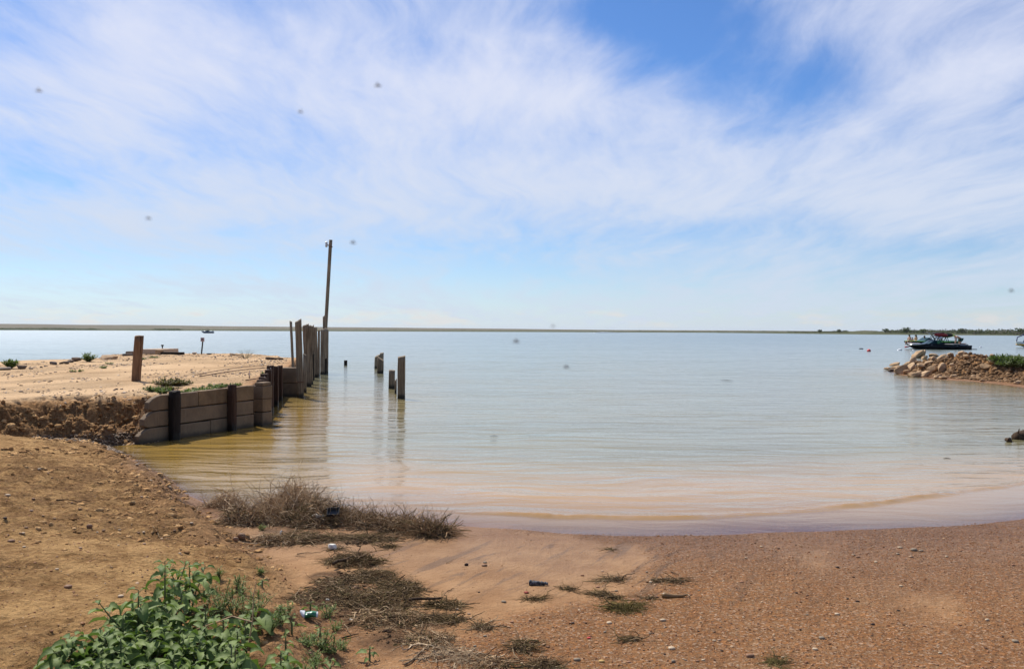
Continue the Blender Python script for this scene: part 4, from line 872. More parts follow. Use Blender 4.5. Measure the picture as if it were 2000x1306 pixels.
for i, (px, py, h, lb) in enumerate([(570, 1098+140, .10, 'small seedling weed with a shadow to its right, just left of the crushed can'), (558, 1290, .12, 'seedling weed at the right foot of the green patch with two drooping leaves'), (606, 1199, .07, 'seedling with long narrow leaves right behind the crushed can'), (625, 1250, .07, 'low seedling below the crushed can'), (512, 1146, .05, 'tiny pale seedling above the feathery weeds'), (722, 1290, .07, 'small toothed seedling alone near the bottom, right of the feathery weeds'), (548, 1225, .1, 'seedling at the right edge of the green patch'), (645, 1310, .06, 'low seedling at the bottom edge')]):
    sunflower(gp(px, py), h, lb, 'seedling weeds right of the green patch', 300+i, 7, .055)
def feather(loc, h, w_, n, label, grp, seed, mt='weed', name='feathery_weed', cat='weed', lw=0.004, ll=0.03, upb=0.6):
    r = np.random.default_rng(seed); root = empty(name, loc, label, cat, grp)
    a = r.uniform(0, 6.283, n); out = w_*np.sqrt(r.random(n)); hh = h*(0.5+0.5*r.random(n))*(1-0.45*(out/w_)**2)
    tip = np.stack([np.cos(a)*out, np.sin(a)*out, hh], 1); t = np.linspace(0, 1, 5)
    P = tip[:, None, :]*np.stack([t**1.2, t**1.2, t**0.8], 1)[None]+np.stack([np.cos(a), np.sin(a), a*0], 1)[:, None, :]*w_*0.15
    P[:, :, 2] -= 0.01*(1-t)[None]
    V, F_ = strands(P, np.tile(np.linspace(0.0016, 0.0008, 5), (n, 1))*(lw/0.004)); mesh_np('stem', V, F_, M['stem'] if mt != 'wilt' else M['wilt'], root, True)
    q = 12; tt = r.uniform(.15, 1, (n, q)); B = np.stack([np.array([np.interp(tt[i], t, P[i, :, c]) for i in range(n)]) for c in range(3)], -1).reshape(-1, 3)
    m_ = len(B); d = r.normal(size=(m_, 3)); d[:, 2] = np.abs(d[:, 2])*upb+0.25; d /= np.linalg.norm(d, axis=1, keepdims=True); Ls = ll*r.uniform(.6, 1.3, m_)
    V, F_, tone = leaves(B, d, Ls, Ls*0+lw, r.uniform(0, 1, m_), seed, .2, .1); mesh_np('foliage', V, F_, M[mt], root, True, dict(tone=tone)); return root
rf = random.Random(5)
GF = 'feathery green weeds beside the broad-leaved patch'
for i, (px, py, h, w_) in enumerate([(400, 1215, .22, .09), (430, 1200, .22, .09), (455, 1195, .2, .09), (480, 1210, .17, .08), (505, 1195, .15, .07), (470, 1160, .12, .05), (528, 1235, .14, .06), (548, 1215, .13, .06), (560, 1200, .1, .05), (640, 1205, .11, .06), (655, 1230, .08, .05), (632, 1270, .09, .07), (600, 1262, .08, .06), (650, 1278, .08, .07), (668, 1268, .07, .05), (610, 1300, .08, .07), (590, 1320, .08, .07), (513, 1035, .05, .04), (428, 1130, .09, .03), (465, 1145, .09, .03), (510, 1120, .06, .03)]):
    lb = {9: 'feathery weed just right of the crushed can', 17: 'little bright feathery weed under the dry brush', 20: 'tiny wispy weed on bare soil left of the sticks', 0: 'tallest feathery weed, behind the broad-leaved patch'}.get(i, 'low feathery weed behind the broad-leaved patch' if py < 1180 else ('low feathery weed at the right edge of the broad-leaved patch' if px < 580 else 'low feathery weed right of or below the crushed can'))
    feather(gp(px, py), h, w_, 16 if w_ > .05 else 9, lb, GF, 900+i, lw=0.0045, ll=0.03)
# dead grass stalk rising from the patch
def strandset(name, P, rad, cols, label, cat, grp=None, seed=0, mt='strawcol', kind=None, loc=None, parent=None):
    n, k, _ = P.shape; loc = np.array(loc if loc is not None else P[0, 0]); V, F_ = strands(P-loc, rad); C = np.repeat(colr(n, cols, seed, .25), k*3, 0)
    o = mesh_np(name, V, F_, M[mt], parent, True, dict(col=C)); o.location = loc if parent is None else (0, 0, 0)
    if parent is None: tag(o, label, cat, grp, kind)
    return o
STR = [(0.42, 0.27, 0.145), (0.31, 0.185, 0.095), (0.60, 0.43, 0.26), (0.13, 0.075, 0.04), (0.66, 0.50, 0.33)]
DKS = [(0.12, 0.068, 0.032), (0.20, 0.13, 0.068), (0.07, 0.044, 0.024), (0.38, 0.27, 0.16), (0.14, 0.11, 0.045)]
WEEDC = [(0.13, 0.09, 0.035), (0.20, 0.13, 0.055), (0.08, 0.05, 0.024), (0.32, 0.22, 0.12), (0.06, 0.04, 0.02)]
p = gp(478, 1290); pts = np.array([[p.x, p.y, p.z], [p.x+.02, p.y, p.z+.09], [p.x+.035, p.y, p.z+.18], [p.x+.04, p.y, p.z+.31], [p.x+.05, p.y+.01, p.z+.36]])
pt2 = np.array([pts[2], pts[2]+[-.10, .02, .02], pts[2]+[-.2, .03, -.02], pts[2]+[-.28, .04, -.05], pts[2]+[-.36, .04, -.09]])
strandset('dead_stalk', np.stack([pts, pt2]), np.tile(np.linspace(.0045, .002, 5), (2, 1)), [(0.36, .25, .15)], 'dry pale stalk standing up out of the green weed patch', 'stalk')
def heap(px, py, wpx, hpx, n, label, cols=STR, grp=None, seed=0, name='dry_brush', rad=0.0022, flat=1.0, curl=0.5, seglen=0.11, deep=None, cat='brush', tall=1.0):
    """tangle of bent stalks heaped on the ground around a place in the photo"""
    p = G(px, py); f = p.y/FPX; r = np.random.default_rng(seed); wx = wpx*f/2; hz_ = hpx*f; wy = deep if deep else wx*0.7
    a = r.uniform(0, 6.283, n); q = np.sqrt(r.random(n)); X0 = p.x+np.cos(a)*q*wx; Y0 = p.y+np.sin(a)*q*wy
    prof = np.clip(1-q**2, 0, 1)**.7*(0.15+1.15*vn(X0*6, Y0*6, seed)**1.5); Z0 = np.maximum(g(X0, Y0), 0)+hz_*prof*r.random(n)**1.3*0.72
    fs = 1 if flat >= 1 else 2.2; kk = vn(X0*7*fs+seed, Y0*9*fs, seed+3)+0.35*(1-q) > 0.37+0.10*r.random(n)
    X0, Y0, Z0 = X0[kk], Y0[kk], Z0[kk]; n = len(X0)
    K = 6; P = np.zeros((n, K, 3)); P[:, 0] = np.stack([X0, Y0, Z0], 1)
    d = r.normal(size=(n, 3)); d[:, 2] = d[:, 2]*0.55*flat+0.28*(flat if flat >= 1 else flat*.15)*tall; d /= np.linalg.norm(d, axis=1, keepdims=True); L_ = seglen*(0.35+r.random(n)**2.5*1.7)/K*1.5
    for i in range(1, K):
        P[:, i] = P[:, i-1]+d*L_[:, None]; d = d+curl*r.normal(size=(n, 3))*0.45; d[:, 2] -= 0.10
        if flat < 1: d[:, 2] = np.clip(d[:, 2], -0.35, 0.30)
        d /= np.linalg.norm(d, axis=1, keepdims=True)
    gz = np.maximum(g(P[:, :, 0], P[:, :, 1]), 0)+0.002; P[:, :, 2] = np.maximum(P[:, :, 2], gz)
    q5 = r.random(n)**6; rd = rad*(0.55+2.4*q5); R = rd[:, None]*np.linspace(1, .5, K)[None]
    return strandset(name, P, R, cols, label, cat, grp, seed, loc=(p.x, p.y, p.z))
GD = 'heaps of dry brush along the water edge'
heap(432, 990, 100, 40, 1700, 'small grey heap of dry brush on the bank corner, left end of the brush line', STR, GD, 1)
heap(568, 1002, 120, 84, 5200, 'tallest bushy dry tumbleweed at the water edge, left of the middle', STR, GD, 2, 'dry_bush', deep=0.32, seglen=0.15, tall=1.7)
heap(500, 1018, 140, 46, 3600, 'dry brush at the left foot of the tall tumbleweed', STR+DKS, GD, 3, deep=0.25)
heap(625, 1020, 140, 66, 4900, 'matted dry brush right of the tall tumbleweed around the dark tray', STR+DKS+DKS, GD, 4, deep=0.28)
heap(690, 1020, 130, 52, 3900, 'dry brush in the middle of the brush line', STR+DKS, GD, 5, deep=0.22)
heap(755, 1030, 125, 36, 3400, 'low dry brush toward the right end of the brush line', STR+DKS, GD, 6, deep=0.16)
heap(810, 1036, 110, 28, 2000, 'sparse tangle joining the dark clump to the brush line', STR+DKS, GD, 77, deep=0.12)
heap(842, 1042, 76, 40, 3200, 'dark round clump of brush at the right tip of the brush line', DKS+STR[:2], GD, 7, deep=0.16)
heap(600, 1052, 120, 15, 2000, 'flat matted weed in front of the brush line', DKS, GD, 8, deep=0.16, flat=.4)
heap(720, 1052, 110, 10, 1200, 'thin dark weed mat in front of the middle of the brush line', WEEDC+DKS, GD, 9, deep=0.10, flat=.3)
heap(540, 1058, 90, 20, 1100, 'scruffy brush at the lower left of the brush line by the little stones', DKS+STR, GD, 10, deep=0.13, flat=.5)
GV = 'washed-up weed tangles on the sand'
for i, (px, py, w_, h_, n, lb, c_, dp_) in enumerate([
    (690, 1098, 110, 30, 1700, 'tangle of brush over a dark branch, top of the washed-up weed line', DKS+WEEDC, .2), (725, 1128, 95, 26, 1500, 'washed-up weed tangle below the dark branch', DKS+WEEDC, .2), (780, 1152, 85, 34, 1900, 'dark bristly weed mound at the right of the washed-up line', WEEDC+DKS, .17),
    (735, 1172, 150, 20, 2200, 'broad dark mat of rotting weed in the middle of the washed-up line', DKS+WEEDC, .24), (760, 1208, 150, 18, 2000, 'pale stalks over dark weed, lower part of the washed-up line', DKS+STR[:3], .22), (640, 1165, 130, 8, 1200, 'rotting leaf litter on the dark soil left of the sticks', DKS, .22), (660, 1140, 90, 8, 700, 'thin litter at the upper left of the dark soil', DKS, .15),
    (860, 1182, 90, 10, 900, 'thin weed strip right of the dark driftwood stick', WEEDC, .05), (850, 1210, 110, 9, 1000, 'flat green brown weed strip on the sand right of the weed line', WEEDC, .08), (835, 1250, 90, 14, 900, 'sparse weed tangle near the bottom centre left', DKS+STR, .12), (880, 1282, 130, 24, 500, 'coiled knot of pale dry roots at the bottom centre', [(0.45, .34, .22), (0.33, .23, .14)], .14),
    (945, 1225, 30, 12, 350, 'small dark weed tuft on the gravel with a pale stalk', DKS, .05), (1025, 1265, 55, 14, 600, 'dark weed clump on the sand near the bottom, left of centre', WEEDC+DKS, .07), (1060, 1300, 60, 12, 500, 'weed clump cut by the bottom edge', DKS, .06), (960, 1295, 70, 12, 500, 'brown stalk tangle at the bottom edge left of centre', DKS+STR, .08),
    (1222, 1188, 62, 13, 900, 'largest olive green clump of water weed on the open sand', [(0.13, .105, .03), (0.08, .055, .022), (0.19, .14, .05)], .06), (1172, 1161, 28, 8, 300, 'small olive weed scrap above the largest clump', WEEDC, .03), (1195, 1132, 40, 9, 350, 'spidery dark weed on the open sand above the small scrap', DKS, .04), (1200, 1168, 14, 6, 120, 'tiny weed scrap beside the small olive one', WEEDC, .02),
    (1310, 1135, 70, 6, 260, 'dark weed caught round the thin branch on the open sand', DKS, .02), (1040, 1170, 46, 3, 220, 'thin straight line of weed on the open sand below the bottle', WEEDC, .012), (1232, 1248, 22, 7, 160, 'faint green weed scrap on the gravel near the bottom', WEEDC, .03), (1515, 1292, 30, 9, 150, 'small green weed scrap near the bottom right', [(0.13, .10, .035)], .03), (760, 1068, 24, 6, 160, 'olive weed scrap between the brush line and the weed line', WEEDC, .03),
    (1192, 1073, 14, 3, 70, 'speck of dark weed near the waterline', DKS, .015), (655, 1072, 26, 10, 160, 'wisps of dry stalk around the white shell', DKS, .04), (1110, 1150, 30, 9, 260, 'olive weed trailing at the right end of the broken bottle', WEEDC, .03), (1265, 1168, 30, 7, 90, 'faint roots left of the curled brown pod', DKS, .03)]):
    heap(px, py, w_, h_, n, lb, c_, GV, 50+i, 'weed_tangle', rad=0.0019, flat=.55, curl=1.1, seglen=0.075, deep=dp_, cat='water weed')
# sticks
for i, (a, b_, rd, lb, mt) in enumerate([((838-40, 1183), (862, 1180), .011, 'thick dark driftwood stick lying right of the weed mound', 'darkstick'), ((643, 1138), (674, 1160), .0075, 'straight brown stick sloping down over the dark soil', 'stick'), ((690, 1175), (740, 1215), .007, 'pale split stick on the dark soil pointing lower right', 'stick'), ((652, 1168), (700, 1162), .005, 'thin dark twig on the dark soil crossing below the brown stick', 'darkstick'),
    ((650, 1112), (712, 1090), .012, 'dark branch under the top weed tangle', 'darkstick'), ((580, 1083), (625, 1080), .004, 'thin brown twig above its paler twin on bare sand', 'stick'), ((577, 1086), (597, 1089), .003, 'short pale twig under the thin brown one', 'stick'), ((790, 1300), (850, 1255), .006, 'long brown stick rising to the right at the bottom centre left', 'stick'), ((668, 1248), (700, 1240), .006, 'short stick at the right of the feathery weeds', 'darkstick'),
    ((1270, 1133), (1355, 1130), .004, 'thin forked branch lying on the open sand right of centre', 'stick'), ((1310, 1118), (1326, 1124), .004, 'short dark twig above the thin forked branch', 'darkstick'), ((110, 978), (175, 980), .005, 'thin dark root lying on the left bank', 'darkstick'), ((298, 1028), (336, 1055), .003, 'pale dry stalk on the left bank below the clods', 'stick'), ((872, 1101), (884, 1095), .003, 'pale sliver of wood on smooth sand', 'stick'), ((335, 972), (362, 990), .005, 'dark twig on the clods at the bank edge', 'darkstick'),
    ((672, 1221), (685, 1240), .004, 'short pale stalk right of the feathery weeds', 'stick'), ((860, 1023), (882, 1020), .006, 'dark twig poking out of the right tip of the brush line', 'darkstick'), ((1245, 1137), (1262, 1134), .002, 'tiny twig right of the spidery weed', 'stick'), ((873, 1156), (887, 1150), .003, 'small brown splinter below the smooth sand pebbles', 'darkstick')]):
    stick(a, b_, rd, lb, mt, 'stick', 0.004+(0.03 if i in (0, 4, 16) else 0), 7, .03, 70+i, None, 0.05 if i == 16 else 0.0)
# litter
M['canwhite'] = plain('can_white', (0.62, 0.62, 0.62), 0.35, .1); M['cangreen'] = plain('can_green', (0.02, 0.16, 0.07), 0.35, .2, coat=.3); M['shell'] = plain('pale_shell', (0.72, 0.68, 0.58), 0.6, .12); M['blackp'] = plain('black_plastic', (0.02, 0.024, 0.028), 0.35); M['sheet'] = plain('wet_dark_plastic', (0.05, 0.06, 0.075), 0.25)
p = G(603, 1207); f = p.y/FPX; r = np.random.default_rng(4)
can = empty('crushed_can', (p.x, p.y, g1(p.x, p.y)+0.022), 'crushed green and white drink can lying among the seedlings', 'can', rz=0.15)
def cantube(x0, x1, name, mt, sq=.6):
    n, K = 18, 8; V = []; F_ = []
    for i in range(K+1):
        t = i/K; xx = x0+(x1-x0)*t
        for k in range(n):
            a = 2*math.pi*k/n; rr_ = 0.027*(1+.10*math.sin(3*a+xx*60)+.06*math.sin(5*a-xx*90)); V.append((xx, math.cos(a)*rr_, math.sin(a)*rr_*sq+0.004*math.sin(xx*80)))
    for i in range(K):
        for k in range(n): F_.append((i*n+k, i*n+(k+1) % n, (i+1)*n+(k+1) % n, (i+1)*n+k))
    F_ += [tuple(range(n)), tuple(range(K*n, K*n+n))]; return mesh_np(name, V, F_, M[mt], can, True)
cantube(-0.05, -0.022, 'end_band', 'canwhite', .85); cantube(-0.0219, 0.045, 'body', 'cangreen', .6); cantube(0.0451, 0.052, 'rim', 'canwhite', .55)
mb = MB(); mb.box((0.01, -0.012, 0.0155), (0.04, 0.012, 0.002), Matrix.Rotation(.2, 3, 'Z')); mb.build('white_stripe', M['canwhite'], can)
def blobthing(name, px, py, wpx, hpx, mt, label, cat, seed, yaw=0, d=.6, lift=.35):
    p = G(px, py); f = p.y/FPX; r = np.random.default_rng(seed); V, F_ = ICO[2]; V = V*(1+.35*(np.array([vn(v[0]*2+9, v[1]*2+v[2]*2+5, seed) for v in V])[:, None]-.5)); V = V*np.array([wpx*f/2, wpx*f/2*d, hpx*f/2])
    o = mesh_np(name, V, F_, M[mt], None, True); o.location = (p.x, p.y, g1(p.x, p.y)+hpx*f*lift); o.rotation_euler = (0, .1, yaw); return tag(o, label, cat)
blobthing('shell_scrap', 649, 1072, 19, 13, 'shell', 'crumpled white scrap lying on bare sand between the brush heaps', 'litter', 3)
blobthing('shell_scrap', 549, 1047, 6, 13, 'shell', 'upright white scrap at the lower left foot of the dry brush', 'litter', 4)
blobthing('paper_scrap', 622, 1024, 26, 9, 'shell', 'crumpled cream wrapper caught in the brush beside the dark tray', 'litter', 5, .1, .5, 1.8)
blobthing('paper_scrap', 688, 1211, 10, 5, 'shell', 'small cream scrap on the dark weed mat', 'litter', 6)
blobthing('paper_scrap', 640, 1172, 8, 4, 'shell', 'small white flake on the dark soil above the can', 'litter', 7)
blobthing('plastic_sheet', 452, 1015, 26, 5, 'sheet', 'flat wet dark plastic scrap below the left brush heap', 'litter', 8)
blobthing('plastic_sheet', 492, 1004, 26, 16, 'sheet', 'dark blue plastic sheet tangled at the left of the tall tumbleweed', 'litter', 9, .6, .3, .5)
p = G(657, 1021); f = p.y/FPX; tr = empty('plastic_tray', (p.x, p.y-0.14, g1(p.x, p.y)+0.13), 'dark tipped plastic tray stuck in the dry brush', 'tray', rz=.12); tr.rotation_euler = (DEG(38), 0, .12)
mb = MB(); w_, h_ = 22*f, 10*f
mb.box((0, 0, 0), (w_, h_*1.6, .004)); mb.build('base', M['blackp'], tr, bevel=.001)
mb = MB()
for (c_, s_) in (((0, -h_*.8, .013), (w_, .004, .03)), ((0, h_*.8, .013), (w_, .004, .03)), ((-w_/2, 0, .013), (.004, h_*1.6+.004, .03)), ((w_/2, 0, .013), (.004, h_*1.6+.004, .03))): mb.box(c_, s_)
mb.build('rim', M['blackp'], tr)
p = G(1043, 1142); f = p.y/FPX; bt = empty('crushed_bottle', (p.x, p.y, g1(p.x, p.y)+.015), 'black and silver crushed bottle half buried in the open sand', 'bottle', rz=-.12)
M['mottle'] = rockmat('black_silver_foil', (0.015, 0.017, 0.022), (0.30, 0.31, 0.34), 40)
V = []; F_ = []; n, K = 14, 14
for i in range(K+1):
    t = i/K; xx = -.03+t*.13; rad_ = .019*(1-.55*t)*(1+.22*math.sin(t*40))+.001
    for k in range(n): a = 2*math.pi*k/n; V.append((xx, math.cos(a)*rad_*(1+.1*math.sin(3*a+t*20)), math.sin(a)*rad_+.003*math.sin(t*31)))
for i in range(K):
    for k in range(n): F_.append((i*n+k, i*n+(k+1) % n, (i+1)*n+(k+1) % n, (i+1)*n+k))
F_ += [tuple(range(n)), tuple(range(K*n, K*n+n))]
mesh_np('body', V, F_, M['mottle'], bt, True); mb = MB(); mb.tube([(-.035, 0, 0), (-.028, 0, 0)], .0185, 14); mb.build('cap', M['blackp'], bt, True)
p = G(1292, 1166); mb = MB(); f = p.y/FPX; M['pod'] = plain('glossy_pod', (0.20, 0.11, 0.035), .4, .5, 40)
mb.tube([(0, 0, .0), (6*f, 0, .002), (14*f, 0, -.002), (26*f, .0, -.004), (38*f, .0, -.002), (46*f, .01, 0), (52*f, .02, .004), (55*f, .0, -.0), (52*f, -.02, .0)], [4*f, 6.5*f, 5*f, 4*f, 2.5*f, 2*f, 1.6*f, 1.5*f, 1*f], 10)
o = mb.build('seed_pod', M['pod'], None, True); o.location = (p.x, p.y, g1(p.x, p.y)+.012); tag(o, 'curled glossy brown pod with a hooked tail on the open sand', 'pod')
p = G(1150, 1247); mb = MB(); mb.box((0, 0, .003), (.02, .012, .006), Matrix.Rotation(.4, 3, 'Z')); M['redp'] = plain('red_plastic', (0.55, 0.05, 0.035), .5); o = mb.build('plastic_scrap', M['redp'], None, bevel=.001); o.location = (p.x, p.y, g1(p.x, p.y)+.003); tag(o, 'tiny red plastic scrap on the gravel near the bottom', 'litter')
# plants on the point and spit
feather(G(20, 720), .30, .19, 40, 'leafy green bush at the left edge on the back of the sandy point', None, 41, lw=.03, ll=.12, name='bush', cat='bush')
feather(G(173, 706), .30, .26, 26, 'thin green bush behind the dark rock heap on the sandy point', None, 42, lw=.025, ll=.14, name='bush', cat='bush')
feather(G(480, 700), .42, .40, 26, 'bare twiggy plant at the back edge of the sand below the horizon', None, 43, 'scrubgrey', 'twiggy_plant', 'plant', .008, .05)
for i, (px, py, h, w_, n, lb) in enumerate([(330, 753, .17, .36, 70, 'wilted brown clump of weed beside the brown post'), (352, 752, .10, .25, 40, 'right end of the wilted brown weed beside the post'), (325, 762, .07, .22, 30, 'small wilted weed in front of the wilted clump')]):
    feather(G(px, py), h, w_, n, lb, 'wilted weeds by the brown post', 44+i, 'wilt', 'wilted_weed', 'weed', .02, .06)
for i, (px, py, h, w_, n, lb) in enumerate([(300, 765, .11, .16, 26, 'bright green low weed left of the dark wall post'), (317, 768, .08, .15, 22, 'green weed touching the dark wall post'), (375, 768, .06, .22, 34, 'left end of the green creeper on top of the wall'), (400, 764, .06, .25, 40, 'middle of the green creeper on top of the wall'), (428, 758, .09, .22, 34, 'right end of the green creeper beside the second wall post'), (460, 754, .06, .14, 16, 'thin green weed right of the second wall post'), (520, 735, .12, .14, 14, 'small weed at the foot of the side wall posts'), (300, 699, .05, .25, 22, 'low green tuft on the sand in front of the far slab'), (275, 702, .04, .2, 16, 'flat green tuft beside the brown post'), (205, 719, .05, .14, 12, 'small green tuft in the middle of the sandy point'), (213, 711, .04, .2, 10, 'sparse green tuft behind the small one on the point'), (150, 726, .04, .2, 10, 'faint green tuft on the left part of the point'), (326, 687.0, .2, .3, 18, 'weed growing against the face of the far slab')]):
    feather(G(px, py), h, w_, n, lb, 'green weeds on the sandy point', 60+i, 'weed', 'green_weed', 'weed', .018, .06)
for i in range(26):
    px = 1945+rp.uniform(-8, 130); py = 711+rp.uniform(-7, 5)+(px-1945)*.06; p = G(px, py)
    if p.y > 45: continue
    feather(p, rp.uniform(.10, .32), .36, 15, ('leafy green plant at the left end of the thicket on the spit' if px < 1975 else 'leafy green plant in the middle of the thicket on the spit' if px < 2010 else 'leafy green plant in the thicket on the spit beyond the right edge'), 'green plants on top of the spit', 130+i, 'spitleaf', 'leafy_plant', 'plant', .07, .22)
# ------------------------------------------------------------------ far scrub along the shores
def scrub(name, pts, hs, ws, mt, label, seed, per=40):
    r = np.random.default_rng(seed); B = []; S_ = []
    for (x_, y_, z_), h, w_ in zip(pts, hs, ws):
        k = per; q = r.normal(size=(k, 3))*np.array([w_*.36, w_*.36, h*.24])+np.array([x_, y_, z_+h*.5]); q[:, 2] = np.clip(q[:, 2], z_, z_+h); B.append(q); S_.append(np.full(k, h*.16))
    B = np.concatenate(B); s_ = np.concatenate(S_)*r.uniform(.5, 1.5, len(B)); n = len(B)
    A_ = r.normal(size=(n, 3)); A_ /= np.linalg.norm(A_, axis=1, keepdims=True); C_ = np.cross(A_, r.normal(size=(n, 3))); C_ /= np.linalg.norm(C_, axis=1, keepdims=True)
    V = np.stack([B-A_*s_[:, None], B+C_*s_[:, None]*.8, B+A_*s_[:, None], B-C_*s_[:, None]*.8], 1).reshape(-1, 3); F_ = np.arange(n*4).reshape(-1, 4)
    o = mesh_np(name, V, F_, M[mt], None, False, dict(tone=np.repeat(r.random(n), 4))); return o
def farpts(n, a, b_, d0, d1, seed):
    r = np.random.default_rng(seed); px = r.uniform(a, b_, n); t = r.random(n); rs2 = np.interp(px, [1380, 1500, 1560, 1700, 1900, 2200, 3000], [1500, 1150, 950, 760, 690, 650, 620]); rr_ = rs2+d0+(d1-d0)*t
    az = np.arctan((px-1000)/1600.); x_ = rr_*np.sin(az); y_ = rr_*np.cos(az); return np.stack([x_, y_, np.maximum(g(x_, y_), 0)], 1), px
P_, px_ = farpts(2200, 1540, 2600, 15, 110, 71); hh = (1.7+1.9*RNG.random(2200)**1.5)*np.interp(px_, [1560, 1700, 1760, 2200], [.45, .7, 1, 1.1]); hh *= np.where((px_ > 1655) & (px_ < 1735), .25, 1)
tag(scrub('far_scrub_woods', P_[::2], hh[::2], hh[::2]*1.6, 'scrubgrey', 'x', 72, 26), 'bare grey brown scrub along the far right shore', kind='stuff')
tag(scrub('far_green_woods', P_[1::2], hh[1::2]*.85, hh[1::2]*1.8, 'scrub', 'x', 73, 22), 'green scrub mixed into the far right shore', kind='stuff')
for i, (px, h, lb) in enumerate([(1770, 6.2, 'tallest dark round tree on the far shore left of the boats'), (1730, 4.8, 'low round tree at the right end of the green mound on the far shore'), (1601, 4.2, 'dark tree above the left end of the far scrub line'), (1803, 4.9, 'tree on the far shore just above the windshield of the green boat'), (1879, 5.3, 'dark tree on the far shore above the bending swimmer'), (1993, 6.0, 'dark tree on the far shore above the white boat'), (1639, 4.2, 'small dark tree left of the green mound on the far shore')]):
    az = math.atan((px-1000)/1600.); rr_ = float(np.interp(px, [1380, 1500, 1560, 1700, 1900, 2200], [1500, 1150, 950, 760, 690, 650]))+22; x_, y_ = rr_*math.sin(az), rr_*math.cos(az); z_ = g1(x_, y_); h *= .7
    tr = empty('shore_tree', (x_, y_, z_), lb, 'tree', 'separate trees on the far shore'); c_ = scrub('crown', [(0, 0, h*.2)], [h*.85], [h*1.0], 'scrub', '', 80+i, 170); c_.parent = tr
    mb = MB(); mb.tube([(0, 0, -.5), (0.1, 0, h*.35), (0, .1, h*.7)], [.28, .2, .08], 6); mb.build('trunk', M['darkstick'], tr, True)
pq = []; r = np.random.default_rng(9)
for i in range(700):
    px = r.choice([r.uniform(-300, 200), r.uniform(0, 190), r.uniform(300, 352), r.uniform(1150, 1560), r.uniform(-300, 1400)], p=[.3, .35, .15, .12, .08]); az = math.atan((px-1000)/1600.); rr_ = 1645+r.uniform(10, 70); pq.append((rr_*math.sin(az), rr_*math.cos(az)))
pq = np.array(pq); pz = g(pq[:, 0], pq[:, 1]); hh = 1.2+2.4*r.random(len(pq))
tag(scrub('far_shore_bushes', [(a, b_, max(c_, 0)) for (a, b_), c_ in zip(pq, pz)], hh, hh*3.2, 'scrub', '', 75, 16), 'thin dark line of bushes along the far left shore', kind='stuff')
# ------------------------------------------------------------------ boats
def hull(name, L_, B_, hb, hs_, material, parent, dr=0.25, K=26, rise=.12, flat=.0):
    """bow at -x; hb freeboard at bow, hs_ at stern"""
    V = []; F_ = []; n = 0
    for i in range(K+1):
        t = i/K; xx = -L_/2+L_*t; bw = B_/2*min(1, math.sin(min(1, t*1.9+.03)*math.pi/2)**.62)*(1-.06*max(0, t-.7)/.3); top = hb+(hs_-hb)*t+.08*math.sin(math.pi*t)*0
        keel = -dr+(hb*.80+dr)*max(0, 1-t/.34)**2.0
        ch = keel+(top-keel)*.42; sec = [(0, keel), (bw*.62, keel+(ch-keel)*.35), (bw*.90, ch), (bw*1.0, top-.02*0), (bw*.93, top+.02)]
        row = [(xx-(.25*(z_-keel) if t < .2 else 0)*(1-t/.2), -b_, z_) for b_, z_ in reversed(sec)]+[(xx-(.25*(z_-keel) if t < .2 else 0)*(1-t/.2), b_, z_) for b_, z_ in sec[1:]]
        n = len(row); V += row
    for i in range(K):
        for k in range(n-1): F_.append((i*n+k, (i+1)*n+k, (i+1)*n+k+1, i*n+k+1))
    F_ += [tuple(range(n)), tuple(range(K*n+n-1, K*n-1, -1))]
    o = mesh_np(name, V, F_, M[material], parent, True); return o
def deck(name, L_, B_, hb, hs_, material, parent, t0, t1, dz=.0, inset=.9, thick=.05, K=12):
    V = []; F_ = []
    for i in range(K+1):
        t = t0+(t1-t0)*i/K; xx = -L_/2+L_*t; bw = inset*B_/2*min(1, math.sin(min(1, t*1.9+.03)*math.pi/2)**.62); z_ = hb+(hs_-hb)*t+dz
        V += [(xx, -bw, z_), (xx, 0, z_+.05), (xx, bw, z_), (xx, bw, z_-thick), (xx, -bw, z_-thick)]
    for i in range(K):
        for k in range(5): F_.append((i*5+k, (i+1)*5+k, (i+1)*5+(k+1) % 5, i*5+(k+1) % 5))
    F_ += [tuple(range(5)), tuple(range(K*5+4, K*5-1, -1))]
    return mesh_np(name, V, F_, M[material], parent, False)
M['hullblack'] = plain('black_gelcoat', (0.006, 0.007, 0.010), .3, .1, coat=.0, bump=0, spec=.18); M['hullgreen'] = plain('lime_gelcoat', (0.22, 0.62, 0.05), .25, .05, coat=.5, bump=0); M['dgreen'] = plain('dark_green_trim', (0.02, 0.13, 0.05), .35, .1)
M['white'] = plain('white_gelcoat', (0.78, 0.78, 0.77), .3, .03, bump=0); M['teal'] = plain('tinted_windshield', (0.012, 0.045, 0.05), .3, .1, bump=0, spec=.2); M['chrome'] = plain('polished_metal', (0.6, .6, .62), .2, .02, metallic=1, bump=0)
M['redboard'] = plain('red_board', (0.26, 0.012, 0.02), .35, .15); M['limeboard'] = plain('lime_board', (0.58, 0.72, 0.18), .4, .06); M['orange'] = plain('orange_band', (0.75, 0.38, 0.03), .4, .05); M['blackc'] = plain('black_canvas', (0.012, .012, .014), .8, .1); M['seatv'] = plain('vinyl_seat', (.25, .26, .25), .5, .1); M['bluep'] = plain('navy_blue_canvas', (.02, .03, .10), .7, .1)
M['hullblue'] = plain('dark_blue_gelcoat', (.03, .07, .13), .25, .1, bump=0)
